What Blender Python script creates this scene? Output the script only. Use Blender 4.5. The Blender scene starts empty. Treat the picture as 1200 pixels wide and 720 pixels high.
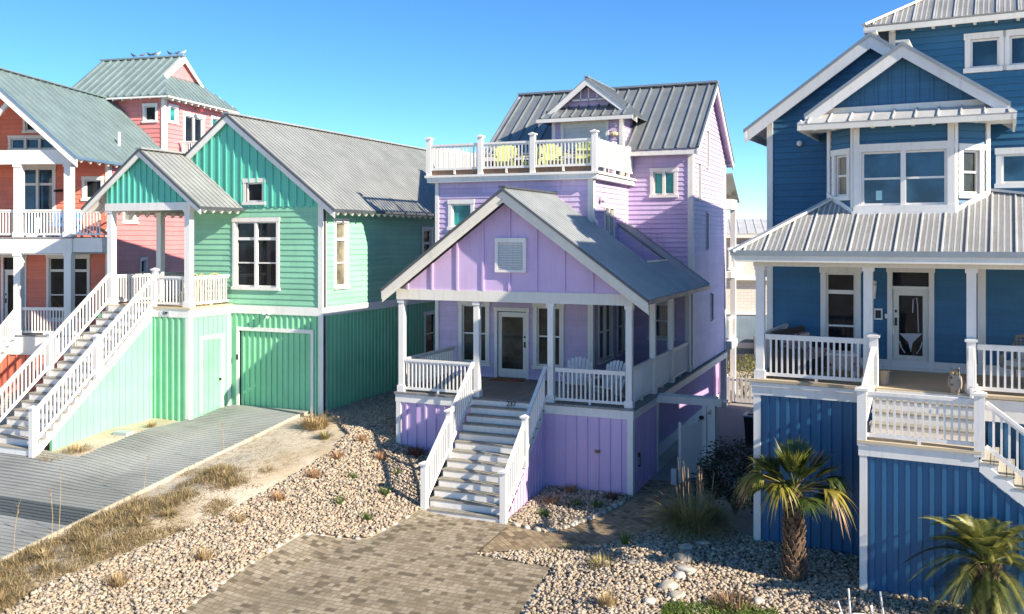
import bpy, math, random
import numpy as np
from mathutils import Vector, Matrix
random.seed(7)
rnd = random.random
def uni(a, b): return a + (b - a) * random.random()
S = bpy.context.scene
COL = S.collection
R = math.radians
V = Vector
CAM_H = 6.5
YAW = math.degrees(math.atan(460 / 1090))       # the camera looks this far left of the street's normal
SUN_AZ, SUN_EL = 13.0, 28.0                      # degrees in front of +X, degrees up

# ---------------------------------------------------------------- materials
def new_mat(name):
    m = bpy.data.materials.new(name); m.use_nodes = True
    nt = m.node_tree
    return m, nt, nt.nodes['Principled BSDF']
def N(nt, t, **kw):
    n = nt.nodes.new(t)
    for k, v in kw.items():
        if k.startswith('i_'): n.inputs[k[2:].replace('_', ' ')].default_value = v
        else: setattr(n, k, v)
    return n
def L(nt, a, b): nt.links.new(a, b)
def rgb(c): return (c[0], c[1], c[2], 1.0)
def mixc(nt, fac, a, b, blend='MIX'):
    n = nt.nodes.new('ShaderNodeMix'); n.data_type = 'RGBA'; n.blend_type = blend
    for sock, val in ((n.inputs[0], fac), (n.inputs[6], a), (n.inputs[7], b)):
        if hasattr(val, 'is_output'): L(nt, val, sock)
        elif isinstance(val, (int, float)): sock.default_value = val
        else: sock.default_value = rgb(val)
    return n.outputs[2]
def coords(nt, scale=(1, 1, 1), rot=(0, 0, 0)):
    tc = N(nt, 'ShaderNodeTexCoord'); mp = N(nt, 'ShaderNodeMapping')
    mp.inputs['Scale'].default_value = scale; mp.inputs['Rotation'].default_value = rot
    L(nt, tc.outputs['Object'], mp.inputs['Vector']); return mp.outputs['Vector']
def ramp(nt, src, stops):
    r = N(nt, 'ShaderNodeValToRGB'); e = r.color_ramp.elements
    while len(e) < len(stops): e.new(0.5)
    for el, (p, c) in zip(e, stops):
        el.position = p; el.color = rgb(c) if not isinstance(c, (int, float)) else (c, c, c, 1)
    L(nt, src, r.inputs[0]); return r.outputs[0]
def paint(name, c, rough=0.55, var=0.10, streak=0.12, boards=0.0):
    """house paint: faint patchy fading, thin vertical weather streaks"""
    m, nt, b = new_mat(name)
    n1 = N(nt, 'ShaderNodeTexNoise', i_Scale=0.9, i_Detail=6.0, i_Roughness=0.6); L(nt, coords(nt), n1.inputs['Vector'])
    n2 = N(nt, 'ShaderNodeTexNoise', i_Scale=3.0, i_Detail=4.0); L(nt, coords(nt, (3.5, 3.5, 0.35)), n2.inputs['Vector'])
    d = [x * (1 - 2.2 * var) for x in c]; h = [min(1, x * (1 + 1.2 * var)) for x in c]
    base = mixc(nt, ramp(nt, n1.outputs[0], [(0.3, 0.0), (0.7, 1.0)]), d, h)
    dirt = [c[0] * 0.72, c[1] * 0.7, c[2] * 0.66]
    if boards:
        tc = N(nt, 'ShaderNodeTexCoord'); sp = N(nt, 'ShaderNodeSeparateXYZ'); L(nt, tc.outputs['Object'], sp.inputs[0])
        ad = N(nt, 'ShaderNodeMath', operation='ADD'); L(nt, sp.outputs[0], ad.inputs[0]); L(nt, sp.outputs[1], ad.inputs[1])
        cb = N(nt, 'ShaderNodeCombineXYZ'); L(nt, ad.outputs[0], cb.inputs[0]); L(nt, sp.outputs[2], cb.inputs[1])
        br = N(nt, 'ShaderNodeTexBrick', i_Scale=1.0, i_Mortar_Size=0.003, i_Brick_Width=2.7, i_Row_Height=boards, i_Bias=0.0); br.offset = 0.41; br.squash = 0.7; br.squash_frequency = 3
        br.inputs['Color1'].default_value = (0.86, 0.86, 0.87, 1); br.inputs['Color2'].default_value = (1.0, 1.0, 1.0, 1); br.inputs['Mortar'].default_value = (0.6, 0.6, 0.6, 1)
        L(nt, cb.outputs[0], br.inputs['Vector'])
        base = mixc(nt, 1.0, base, br.outputs['Color'], 'MULTIPLY')
    f = ramp(nt, n2.outputs[0], [(0.52, 0.0), (0.75, streak * 3)])
    L(nt, mixc(nt, f, base, dirt), b.inputs['Base Color'])
    b.inputs['Roughness'].default_value = rough
    n3 = N(nt, 'ShaderNodeTexNoise', i_Scale=40.0, i_Detail=3.0); L(nt, coords(nt), n3.inputs['Vector'])
    bp = N(nt, 'ShaderNodeBump', i_Strength=0.10, i_Distance=0.01); L(nt, n3.outputs[0], bp.inputs['Height']); L(nt, bp.outputs[0], b.inputs['Normal'])
    return m
def metal(name, c, rough=0.42, met=0.55, var=0.08):
    m, nt, b = new_mat(name)
    n1 = N(nt, 'ShaderNodeTexNoise', i_Scale=1.3, i_Detail=8.0, i_Roughness=0.65); L(nt, coords(nt), n1.inputs['Vector'])
    col = mixc(nt, ramp(nt, n1.outputs[0], [(0.3, 0.0), (0.72, 1.0)]), [x * (1 - 2 * var) for x in c], [min(1, x * (1 + var)) for x in c])
    L(nt, col, b.inputs['Base Color'])
    b.inputs['Metallic'].default_value = met
    rr = ramp(nt, n1.outputs[0], [(0.3, rough - 0.08), (0.7, rough + 0.1)]); L(nt, rr, b.inputs['Roughness'])
    n2 = N(nt, 'ShaderNodeTexNoise', i_Scale=2.0, i_Detail=2.0); L(nt, coords(nt), n2.inputs['Vector'])
    bp = N(nt, 'ShaderNodeBump', i_Strength=0.5, i_Distance=0.025); L(nt, n2.outputs[0], bp.inputs['Height']); L(nt, bp.outputs[0], b.inputs['Normal'])
    return m
def glass(name, c, rough=0.04, ior=1.42):
    m, nt, b = new_mat(name)
    n1 = N(nt, 'ShaderNodeTexNoise', i_Scale=1.6, i_Detail=3.0); L(nt, coords(nt), n1.inputs['Vector'])
    L(nt, mixc(nt, ramp(nt, n1.outputs[0], [(0.4, 0.0), (0.62, 1.0)]), [x * 0.55 for x in c], [x * 1.35 for x in c]), b.inputs['Base Color'])
    b.inputs['Roughness'].default_value = rough
    b.inputs['IOR'].default_value = ior
    bp = N(nt, 'ShaderNodeBump', i_Strength=0.06, i_Distance=0.03); L(nt, n1.outputs[0], bp.inputs['Height']); L(nt, bp.outputs[0], b.inputs['Normal'])
    return m
def planks(name, c1, c2, gap, width, axis='y', rough=0.75):
    """boards: every board its own tone, grain along it"""
    m, nt, b = new_mat(name)
    tc = N(nt, 'ShaderNodeTexCoord'); sp = N(nt, 'ShaderNodeSeparateXYZ'); L(nt, tc.outputs['Object'], sp.inputs[0])
    o = sp.outputs[{'x': 0, 'y': 1, 'z': 2}[axis]]
    dv = N(nt, 'ShaderNodeMath', operation='DIVIDE'); dv.inputs[1].default_value = width; L(nt, o, dv.inputs[0])
    fl = N(nt, 'ShaderNodeMath', operation='FLOOR'); L(nt, dv.outputs[0], fl.inputs[0])
    wn = N(nt, 'ShaderNodeTexWhiteNoise', noise_dimensions='1D'); L(nt, fl.outputs[0], wn.inputs['W'])
    sc = {'x': (25, 1.2, 25), 'y': (1.2, 25, 25), 'z': (1, 1, 25)}[axis]
    n1 = N(nt, 'ShaderNodeTexNoise', i_Scale=1.0, i_Detail=6.0); L(nt, coords(nt, sc), n1.inputs['Vector'])
    n2 = N(nt, 'ShaderNodeTexNoise', i_Scale=0.35, i_Detail=5.0); L(nt, coords(nt), n2.inputs['Vector'])
    base = mixc(nt, wn.outputs[0], c1, c2)
    base = mixc(nt, ramp(nt, n1.outputs[0], [(0.35, 0.0), (0.7, 0.45)]), base, [x * 0.6 for x in c1])
    base = mixc(nt, ramp(nt, n2.outputs[0], [(0.4, 0.0), (0.65, 0.55)]), base, [min(1, x * 1.5) for x in c2])
    fr = N(nt, 'ShaderNodeMath', operation='FRACT'); L(nt, dv.outputs[0], fr.inputs[0])
    g = ramp(nt, fr.outputs[0], [(0.0, 1.0), (gap, 0.0)])
    base = mixc(nt, g, base, [x * 0.25 for x in c1])
    L(nt, base, b.inputs['Base Color']); b.inputs['Roughness'].default_value = rough
    return m
def leafy(name, cols, rough=0.6, trans=0.0):
    """leaves: each blade (mesh island) its own tone"""
    m, nt, b = new_mat(name)
    g = N(nt, 'ShaderNodeNewGeometry')
    st = [(i / max(1, len(cols) - 1), c) for i, c in enumerate(cols)]
    c = ramp(nt, g.outputs['Random Per Island'], st)
    n1 = N(nt, 'ShaderNodeTexNoise', i_Scale=5.0, i_Detail=2.0); L(nt, coords(nt), n1.inputs['Vector'])
    c = mixc(nt, ramp(nt, n1.outputs[0], [(0.35, 0.0), (0.7, 0.5)]), c, [x * 0.6 for x in cols[0]])
    L(nt, c, b.inputs['Base Color']); b.inputs['Roughness'].default_value = rough
    if trans:
        b.inputs['Subsurface Weight'].default_value = 0
        tr = N(nt, 'ShaderNodeBsdfTranslucent'); L(nt, c, tr.inputs['Color'])
        mx = N(nt, 'ShaderNodeMixShader'); mx.inputs[0].default_value = trans
        L(nt, b.outputs[0], mx.inputs[1]); L(nt, tr.outputs[0], mx.inputs[2])
        L(nt, mx.outputs[0], nt.nodes['Material Output'].inputs['Surface'])
    return m
def plain(name, c, rough=0.6, met=0.0):
    m, nt, b = new_mat(name)
    n1 = N(nt, 'ShaderNodeTexNoise', i_Scale=6.0, i_Detail=4.0); L(nt, coords(nt), n1.inputs['Vector'])
    L(nt, mixc(nt, n1.outputs[0], [x * 0.8 for x in c], [min(1, x * 1.15) for x in c]), b.inputs['Base Color'])
    b.inputs['Roughness'].default_value = rough; b.inputs['Metallic'].default_value = met
    return m

# ---------------------------------------------------------------- mesh collector
class MB:
    def __init__(s): s.v = []; s.f = []; s.mi = []; s.cur = 0
    def m(s, i): s.cur = i; return s
    def poly(s, pts):
        k = len(s.v); s.v += [tuple(p) for p in pts]; s.f.append(tuple(range(k, k + len(pts)))); s.mi.append(s.cur)
    def prism(s, pts, vec, caps=True):
        """polygon pts extruded by vec"""
        k = len(s.v); n = len(pts); vec = V(vec)
        s.v += [tuple(V(p)) for p in pts] + [tuple(V(p) + vec) for p in pts]
        if caps: s.f += [tuple(range(k, k + n)), tuple(range(k + 2 * n - 1, k + n - 1, -1))]; s.mi += [s.cur] * 2
        for i in range(n):
            j = (i + 1) % n
            s.f.append((k + i, k + n + i, k + n + j, k + j)); s.mi.append(s.cur)
        return s
    def box(s, x0, x1, y0, y1, z0, z1):
        return s.prism([(x0, y0, z0), (x0, y1, z0), (x1, y1, z0), (x1, y0, z0)], (0, 0, z1 - z0))
    def cen(s, x, y, z, w, d, h): return s.box(x - w / 2, x + w / 2, y - d / 2, y + d / 2, z, z + h)
    def beam(s, p, q, w, h, up=(0, 0, 1)):
        """bar from p to q, w wide sideways and h tall, centred"""
        p, q = V(p), V(q); d = (q - p).normalized(); up = V(up)
        sd = d.cross(up)
        if sd.length < 1e-4: sd = d.cross(V((0, 1, 0)))
        sd.normalize(); u2 = sd.cross(d).normalized()
        a, b = sd * (w / 2), u2 * (h / 2)
        return s.prism([p - a - b, p + a - b, p + a + b, p - a + b], q - p)
    def tube(s, pts, rad, n=8, caps=True):
        pts = [V(p) for p in pts]
        if not hasattr(rad, '__len__'): rad = [rad] * len(pts)
        k = len(s.v); m_ = len(pts)
        for i, p in enumerate(pts):
            d = (pts[min(i + 1, m_ - 1)] - pts[max(i - 1, 0)]).normalized()
            a = d.cross(V((0, 0, 1)) if abs(d.z) < 0.9 else V((1, 0, 0))).normalized(); b = d.cross(a)
            for j in range(n):
                t = 2 * math.pi * j / n
                s.v.append(tuple(p + (a * math.cos(t) + b * math.sin(t)) * rad[i]))
        for i in range(m_ - 1):
            for j in range(n):
                j2 = (j + 1) % n
                s.f.append((k + i * n + j, k + i * n + j2, k + (i + 1) * n + j2, k + (i + 1) * n + j)); s.mi.append(s.cur)
        if caps:
            s.f += [tuple(range(k + n - 1, k - 1, -1)), tuple(range(k + (m_ - 1) * n, k + m_ * n))]; s.mi += [s.cur] * 2
        return s
    def blob(s, c, r, rings=6, seg=8, noise=0.0):
        k = len(s.v); c = V(c); r = V(r) if hasattr(r, '__len__') else V((r, r, r))
        s.v.append(tuple(c - V((0, 0, r.z))))
        for i in range(1, rings):
            ph = -math.pi / 2 + math.pi * i / rings
            for j in range(seg):
                t = 2 * math.pi * j / seg; q = 1 + uni(-noise, noise)
                s.v.append((c.x + r.x * math.cos(ph) * math.cos(t) * q, c.y + r.y * math.cos(ph) * math.sin(t) * q, c.z + r.z * math.sin(ph) * q))
        s.v.append(tuple(c + V((0, 0, r.z)))); e = len(s.v) - 1
        for j in range(seg):
            j2 = (j + 1) % seg
            s.f.append((k, k + 1 + j2, k + 1 + j)); s.f.append((e, e - seg + j, e - seg + j2)); s.mi += [s.cur] * 2
            for i in range(rings - 2):
                a = k + 1 + i * seg
                s.f.append((a + j, a + j2, a + seg + j2, a + seg + j)); s.mi.append(s.cur)
        return s
    def blade(s, p, d, length, w, droop=0.3, seg=3, side=None):
        """thin tapering leaf from p along d, bending down"""
        p = V(p); d = V(d).normalized(); sd = side or d.cross(V((0, 0, 1)))
        if sd.length < 1e-3: sd = V((1, 0, 0))
        sd = V(sd).normalized(); k = len(s.v)
        for i in range(seg + 1):
            t = i / seg; q = p + d * (length * t) + V((0, 0, -droop * length * t * t))
            ww = w * (1 - t) * 0.5 * (0.6 + 0.8 * (1 - abs(2 * t - 0.6)))
            if i == seg: s.v.append(tuple(q))
            else: s.v += [tuple(q - sd * ww), tuple(q + sd * ww)]
        for i in range(seg - 1):
            s.f.append((k + 2 * i, k + 2 * i + 1, k + 2 * i + 3, k + 2 * i + 2)); s.mi.append(s.cur)
        e = k + 2 * (seg - 1); s.f.append((e, e + 1, e + 2)); s.mi.append(s.cur)
        return s
    def build(s, name, mats, parent=None, off=(0, 0, 0), smooth=False):
        if not s.f: return None
        me = bpy.data.meshes.new(name)
        o = V(off)
        me.from_pydata([(x - o.x, y - o.y, z - o.z) for x, y, z in s.v], [], s.f)
        for m_ in (mats if isinstance(mats, (list, tuple)) else [mats]): me.materials.append(m_)
        me.polygons.foreach_set('material_index', s.mi)
        if smooth: me.polygons.foreach_set('use_smooth', [True] * len(s.f))
        me.validate(); me.update()
        ob = bpy.data.objects.new(name, me); COL.objects.link(ob)
        if parent: ob.parent = parent
        return ob

def tag(o, label=None, cat=None, group=None, kind=None):
    for k, v in (('label', label), ('category', cat), ('group', group), ('kind', kind)):
        if v: o[k] = v
    return o
def empty(name, loc, rz, label, cat, group=None):
    o = bpy.data.objects.new(name, None); COL.objects.link(o)
    o.location = loc; o.rotation_euler = (0, 0, rz); o.empty_display_size = 0.3
    return tag(o, label, cat, group)
def copy_tree(o, parent=None):
    c = o.copy(); COL.objects.link(c)
    if parent: c.parent = parent
    for ch in list(o.children): copy_tree(ch, c)
    return c

# ---------------------------------------------------------------- polygons in wall space
def clip(poly, a, b, c):
    """keep a*s + b*z <= c"""
    out = []
    for i in range(len(poly)):
        p, q = poly[i], poly[(i + 1) % len(poly)]
        dp, dq = a * p[0] + b * p[1] - c, a * q[0] + b * q[1] - c
        if dp <= 0: out.append(p)
        if (dp < 0 < dq) or (dq < 0 < dp):
            t = dp / (dp - dq); out.append((p[0] + (q[0] - p[0]) * t, p[1] + (q[1] - p[1]) * t))
    return out if len(out) > 2 else []
def area(p): return abs(sum(p[i][0] * p[(i + 1) % len(p)][1] - p[(i + 1) % len(p)][0] * p[i][1] for i in range(len(p)))) / 2
def cut(polys, r):
    s0, s1, z0, z1 = r; out = []
    for p in polys:
        q = clip(p, 1, 0, s0); out.append(q)
        q = clip(p, -1, 0, -s1); out.append(q)
        m_ = clip(clip(p, -1, 0, -s0), 1, 0, s1) if p else []
        if m_:
            out.append(clip(m_, 0, 1, z0)); out.append(clip(m_, 0, -1, -z1))
    return [p for p in out if p and area(p) > 1e-4]

class Plane:
    """vertical wall plane: point (x0,y0), s runs along u, n looks out"""
    def __init__(s, x0, y0, ux, uy, nx, ny):
        s.o = (x0, y0); s.u = (ux, uy); s.n = (nx, ny)
    def P(s, a, z, d=0.0):
        return (s.o[0] + s.u[0] * a + s.n[0] * d, s.o[1] + s.u[1] * a + s.n[1] * d, z)
    def box(s, mb, a0, a1, z0, z1, d0, d1):
        mb.prism([s.P(a0, z0, d0), s.P(a1, z0, d0), s.P(a1, z1, d0), s.P(a0, z1, d0)], (s.n[0] * (d1 - d0), s.n[1] * (d1 - d0), 0))
def front(y): return Plane(0, y, 1, 0, 0, -1)        # s = x
def right(x): return Plane(x, 0, 0, 1, 1, 0)         # s = y
def left(x): return Plane(x, 0, 0, 1, -1, 0)

def laps(mb, pl, poly, holes=(), exp=0.155, d=0.024, back=0.08, z_ref=0.0):
    polys = [list(poly)]
    for h in holes: polys = cut(polys, h)
    for p in polys:
        mb.prism([pl.P(a, z, -0.002) for a, z in p], (-pl.n[0] * back, -pl.n[1] * back, 0))
        zs = [q[1] for q in p]; k0 = int(math.floor((min(zs) - z_ref) / exp)); k1 = int(math.ceil((max(zs) - z_ref) / exp))
        for k in range(k0, k1):
            za, zb = z_ref + k * exp, z_ref + (k + 1) * exp
            c = clip(clip(p, 0, -1, -za), 0, 1, zb)
            if not c or area(c) < 1e-4: continue
            pr_ = lambda z: d * (1 - (z - za) / exp) + 0.001
            mb.poly([pl.P(a, z, pr_(z)) for a, z in c])
            zl = min(q[1] for q in c); bs = [q[0] for q in c if abs(q[1] - zl) < 1e-5]
            if len(bs) >= 2:
                mb.poly([pl.P(min(bs), zl, pr_(zl)), pl.P(max(bs), zl, pr_(zl)), pl.P(max(bs), zl, 0), pl.P(min(bs), zl, 0)])
def battens(mb, pl, poly, holes=(), sp=0.3, w=0.05, d=0.03, back=0.08, s_ref=0.0):
    polys = [list(poly)]
    for h in holes: polys = cut(polys, h)
    for p in polys: mb.prism([pl.P(a, z, 0) for a, z in p], (-pl.n[0] * back, -pl.n[1] * back, 0))
    ss = [q[0] for q in poly]; k = math.ceil((min(ss) - s_ref) / sp)
    while s_ref + k * sp < max(ss):
        s_ = s_ref + k * sp; k += 1
        for p in polys:
            c = clip(clip(p, -1, 0, -(s_ - w / 2)), 1, 0, s_ + w / 2)
            if not c or area(c) < 1e-4: continue
            mb.prism([pl.P(a, z, 0.001) for a, z in c], (pl.n[0] * d, pl.n[1] * d, 0))
def roof_plane(mb, pts, thick=0.03, sp=0.45, w=0.03, h=0.045, phase=0.0, ribs=True):
    """metal sheet with raised seams running down the slope; pts are coplanar, convex"""
    pts = [V(p) for p in pts]
    n = (pts[1] - pts[0]).cross(pts[2] - pts[0]).normalized()
    if n.z < 0: n = -n
    v = (V((0, 0, -1)) - n * n.dot(V((0, 0, -1)))).normalized(); u = n.cross(v).normalized()
    o = pts[0]
    mb.prism(pts, -n * thick)
    if not ribs: return
    q = [((p - o).dot(u), (p - o).dot(v)) for p in pts]
    lo, hi = min(a for a, _ in q), max(a for a, _ in q)
    a = lo + sp * (0.5 + phase)
    while a < hi - 0.02:
        c = clip(clip(q, -1, 0, -(a - w / 2)), 1, 0, a + w / 2)
        if c and area(c) > 1e-3:
            mb.prism([o + u * s_ + v * t + n * 0.001 for s_, t in c], n * h)
        a += sp

# ---------------------------------------------------------------- a house being built
class House:
    def __init__(s, name, base, theta, label, cat='house', group=None):
        s.base = V(base); s.rz = R(theta); s.c, s.s_ = math.cos(s.rz), math.sin(s.rz)
        s.root = empty(name, s.world(base), s.rz, label, cat, group)
    def world(s, p): return (s.c * p[0] - s.s_ * p[1], s.s_ * p[0] + s.c * p[1], p[2])
    def part(s, name, mb, mats, parent=None, label=None, smooth=False):
        if name in ('corner_board', 'trim_board', 'rear_balcony') and len(mb.f) > 6:    # every board its own part
            for i in range(0, len(mb.f), 6):
                q = MB(); k = min(min(f) for f in mb.f[i:i + 6]); q.v = mb.v[k:k + 8]
                q.f = [tuple(a - k for a in f) for f in mb.f[i:i + 6]]; q.mi = [0] * 6; o = q.build(name, mats, parent or s.root, s.base)
            return o
        o = mb.build(name, mats, parent or s.root, s.base, smooth)
        if o and label: o['label'] = label
        return o

def window(H, pl, a0, a1, z0, z1, M, gl, trim=0.09, panes=1, rail=True, transom=0.0, sill=True, depth=0.06, name='window', proud=0.045, label=None, st=0.045):
    """opening a0..a1, z0..z1: outer casing, sash frames, glass set back. Returns the hole"""
    mb = MB()
    t = trim
    pl.box(mb, a0 - t, a0, z0 - t * 0.6, z1, -0.03, proud); pl.box(mb, a1, a1 + t, z0 - t * 0.6, z1, -0.03, proud)
    pl.box(mb, a0 - t - 0.02, a1 + t + 0.02, z1, z1 + t * 1.25, -0.03, proud + 0.012)
    pl.box(mb, a0 - t - 0.03, a1 + t + 0.03, z0 - t * 0.9, z0, -0.03, proud + 0.03)
    H_ = H.part(name, mb, M['white'], label=label)
    n = panes; wd = (a1 - a0) / n
    for i in range(n):
        b0, b1 = a0 + i * wd, a0 + (i + 1) * wd
        sm = MB(); g = MB()
        zt = z1 - transom if transom else z1
        parts = [(z0, zt, rail)] + ([(zt, z1, False)] if transom else [])
        for (za, zb, rl) in parts:
            pl.box(sm, b0, b0 + st, za, zb, -0.09, -0.012); pl.box(sm, b1 - st, b1, za, zb, -0.09, -0.012)
            pl.box(sm, b0 + st, b1 - st, za, za + st * 1.1, -0.09, -0.014); pl.box(sm, b0 + st, b1 - st, zb - st, zb, -0.09, -0.014)
            if rl:
                zm = (za + zb) / 2; pl.box(sm, b0 + st, b1 - st, zm - 0.022, zm + 0.022, -0.09, -0.02)
            g.poly([pl.P(b0 + 0.01, za + 0.01, -depth), pl.P(b1 - 0.01, za + 0.01, -depth), pl.P(b1 - 0.01, zb - 0.01, -depth), pl.P(b0 + 0.01, zb - 0.01, -depth)])
        if n > 1 and i < n - 1: pl.box(sm, b1 - 0.05, b1 + 0.05, z0, z1, -0.03, proud - 0.01)
        so = H.part('sash', sm, M['white'], H_)
        H.part('glass_pane', g, gl, H_)
    return (a0, a1, z0, z1)
def door(H, pl, a0, a1, z0, z1, M, gl, trim=0.09, transom=0.0, handle=1, mat=None, label=None, proud=0.045):
    mb = MB(); t = trim
    pl.box(mb, a0 - t, a0, z0, z1, -0.03, proud); pl.box(mb, a1, a1 + t, z0, z1, -0.03, proud)
    pl.box(mb, a0 - t - 0.02, a1 + t + 0.02, z1, z1 + t * 1.3, -0.03, proud + 0.012)
    zt = z1 - transom
    if transom: pl.box(mb, a0, a1, zt - 0.03, zt + 0.03, -0.09, 0.0)
    fr = H.part('door_frame', mb, M['white'])
    d = MB(); w = a1 - a0; ed = 0.13
    pl.box(d, a0 + 0.01, a0 + ed, z0 + 0.02, zt - 0.03, -0.08, -0.03); pl.box(d, a1 - ed, a1 - 0.01, z0 + 0.02, zt - 0.03, -0.08, -0.03)
    pl.box(d, a0 + ed, a1 - ed, z0 + 0.02, z0 + 0.28, -0.08, -0.031); pl.box(d, a0 + ed, a1 - ed, zt - 0.18, zt - 0.03, -0.08, -0.031)
    do = H.part('door', d, mat or M['white'], label=label)
    g = MB(); g.poly([pl.P(a0 + ed - .01, z0 + 0.27, -0.055), pl.P(a1 - ed + .01, z0 + 0.27, -0.055), pl.P(a1 - ed + .01, zt - 0.17, -0.055), pl.P(a0 + ed - .01, zt - 0.17, -0.055)])
    H.part('glass_pane', g, gl, do)
    if transom:
        g = MB(); g.poly([pl.P(a0, zt, -0.055), pl.P(a1, zt, -0.055), pl.P(a1, z1, -0.055), pl.P(a0, z1, -0.055)]); H.part('transom_pane', g, gl, fr)
    if handle:
        h = MB(); ax = a1 - 0.07 if handle > 0 else a0 + 0.07
        pl.box(h, ax - 0.025, ax + 0.025, z0 + 0.95, z0 + 1.13, -0.03, -0.005); pl.box(h, ax - 0.02, ax + 0.02, z0 + 1.25, z0 + 1.31, -0.03, 0.0)
        H.part('handle', h, M['black'], do)
    return (a0, a1, z0, z1)
def railing(H, p, q, M, h=0.92, sp=0.115, bw=0.038, low=0.1, rw=0.085, ends=0.0, mat=None):
    p, q = V(p), V(q); up = V((0, 0, 1))
    mb = MB(); m = mat or M['white']
    mb.beam(p + up * (h - 0.03), q + up * (h - 0.03), rw, 0.06); mb.beam(p + up * (h - 0.085), q + up * (h - 0.085), rw * 0.5, 0.05)
    mb.beam(p + up * low, q + up * low, rw * 0.6, 0.07)
    flat = (q - p); ln = math.hypot(flat.x, flat.y)
    if ln > 1.6 and abs(flat.z) < 0.1: c = (p + q) / 2; mb.cen(c.x, c.y, c.z, 0.06, 0.06, low)
    o = H.part('railing', mb, m)
    b = MB(); k = max(2, int(ln / sp)); d = flat / ln; sd = V((-flat.y / ln, flat.x / ln, 0)) * (bw / 2); al = V((flat.x / ln, flat.y / ln, 0)) * (bw / 2)
    for i in range(1, k):
        c = p + flat * (i / k); dz = flat.z / ln * bw / 2
        z0, z1 = V((0, 0, low + 0.02)), V((0, 0, h - 0.1))
        b.prism([c - sd - al + z0, c + sd - al + z0, c + sd + al + z0, c - sd + al + z0], z1 - z0)
    H.part('baluster_row', b, m, o)
    return o
def post(H, x, y, z0, z1, M, w=0.13, cap=True, name='post', foot=0.0, mat=None):
    mb = MB(); mb.cen(x, y, z0, w, w, z1 - z0)
    if cap:
        mb.cen(x, y, z1, w + 0.07, w + 0.07, 0.045)
        k = w / 2 + 0.02; t = (x, y, z1 + 0.09)
        c = [(x - k, y - k, z1 + .045), (x + k, y - k, z1 + .045), (x + k, y + k, z1 + .045), (x - k, y + k, z1 + .045)]
        for i in range(4): mb.poly([c[i], c[(i + 1) % 4], t])
    if foot: mb.cen(x, y, z0, w + 0.06, w + 0.06, foot)
    return H.part(name, mb, mat or M['white'])
def column(H, x, y, z0, z1, M, w=0.16, name='column'):
    mb = MB(); mb.cen(x, y, z0, w, w, z1 - z0); mb.cen(x, y, z0, w + 0.06, w + 0.06, 0.18); mb.cen(x, y, z1 - 0.1, w + 0.05, w + 0.05, 0.1)
    return H.part(name, mb, M['white'])
def board(H, pl, a0, a1, z0, z1, M, d0=-0.04, d1=0.04, name='trim_board', mat=None):
    mb = MB(); pl.box(mb, a0, a1, z0, z1, d0, d1); return H.part(name, mb, mat or M['white'])
def tails(mb, p, q, back, sp=0.6, w=0.05, h=0.12, ln=0.35):
    """rafter ends under an eave from p to q; back points toward the wall, sloping up with the roof"""
    p, q, back = V(p), V(q), V(back); n = max(2, int((q - p).length / sp))
    for i in range(n + 1):
        c = p + (q - p) * ((i + 0.5) / (n + 1)); mb.beam(c, c + back * ln, w, h)
def stairs(H, org, run, side, n, rise, tread, width, M, tmat, name='staircase', closed=True):
    """org: top front corner at deck edge (z = deck); run: unit (x,y) downhill; side: unit (x,y) across"""
    o = V(org); rn = V((run[0], run[1], 0)); sd = V((side[0], side[1], 0))
    so = bpy.data.objects.new(name, None); COL.objects.link(so); so.parent = H.root
    for e in (0.0, width - 0.05):
        a = o + sd * e; st = MB()
        pts = []
        for i in range(n):
            pts += [a + rn * (tread * i) - V((0, 0, rise * i + 0.04)), a + rn * (tread * i) - V((0, 0, rise * (i + 1) + 0.04))]
        pts.append(a + rn * (tread * (n - 1) + 0.12) - V((0, 0, rise * n + 0.04)))
        bot = [a + rn * (tread * (n - 1)) - V((0, 0, rise * n + 0.25)), a - V((0, 0, rise + 0.36))]
        # notched stringer as a strip of quads
        for i in range(n):
            x0, x1 = tread * i, tread * (i + 1)
            zt = -(rise * (i + 1) + 0.03)
            zb0, zb1 = -(rise * (i + 1) + 0.22 + rise * 0.0), -(rise * (i + 2) + 0.22)
            if i == n - 1: x1 = x0 + 0.06; zb1 = zb0
            st.prism([a + rn * x0 + V((0, 0, zt)), a + rn * x1 + V((0, 0, zt)), a + rn * x1 + V((0, 0, max(zb1, -(rise * n + 0.1)))), a + rn * x0 + V((0, 0, max(zb0, -(rise * n + 0.1))))], sd * 0.05)
        H.part('stringer', st, M['white'], so)
    for i in range(n):
        r = MB(); a = o + rn * (tread * i - 0.02)
        r.prism([a + V((0, 0, -0.035 - rise * i)), a + sd * width + V((0, 0, -0.035 - rise * i)), a + sd * width + V((0, 0, -rise * (i + 1))), a + V((0, 0, -rise * (i + 1)))], rn * 0.018)
        H.part('riser', r, M['white'], so)
        if i < n - 1:
            t = MB(); a = o + rn * (tread * i) + V((0, 0, -rise * (i + 1) - 0.035)) - sd * 0.03
            for k in range(2):
                b = a + rn * (k * (tread / 2 + 0.012)); t.prism([b, b + sd * (width + 0.06), b + sd * (width + 0.06) + rn * (tread / 2), b + rn * (tread / 2)], (0, 0, 0.035))
            H.part('tread', t, tmat, so)
    return so
def text_part(H, body, size, loc, rot, mat, name='house_number'):
    c = bpy.data.curves.new(name, 'FONT'); c.body = body; c.size = size; c.extrude = 0.008; c.align_x = 'CENTER'; c.align_y = 'CENTER'
    c.materials.append(mat)
    tmp = bpy.data.objects.new(name, c); COL.objects.link(tmp)
    me = bpy.data.meshes.new_from_object(tmp.evaluated_get(bpy.context.evaluated_depsgraph_get()))
    bpy.data.objects.remove(tmp); me.name = name
    o = bpy.data.objects.new(name, me); COL.objects.link(o); o.parent = H.root
    o.location = V(loc) - H.base; o.rotation_euler = rot
    return o
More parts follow.
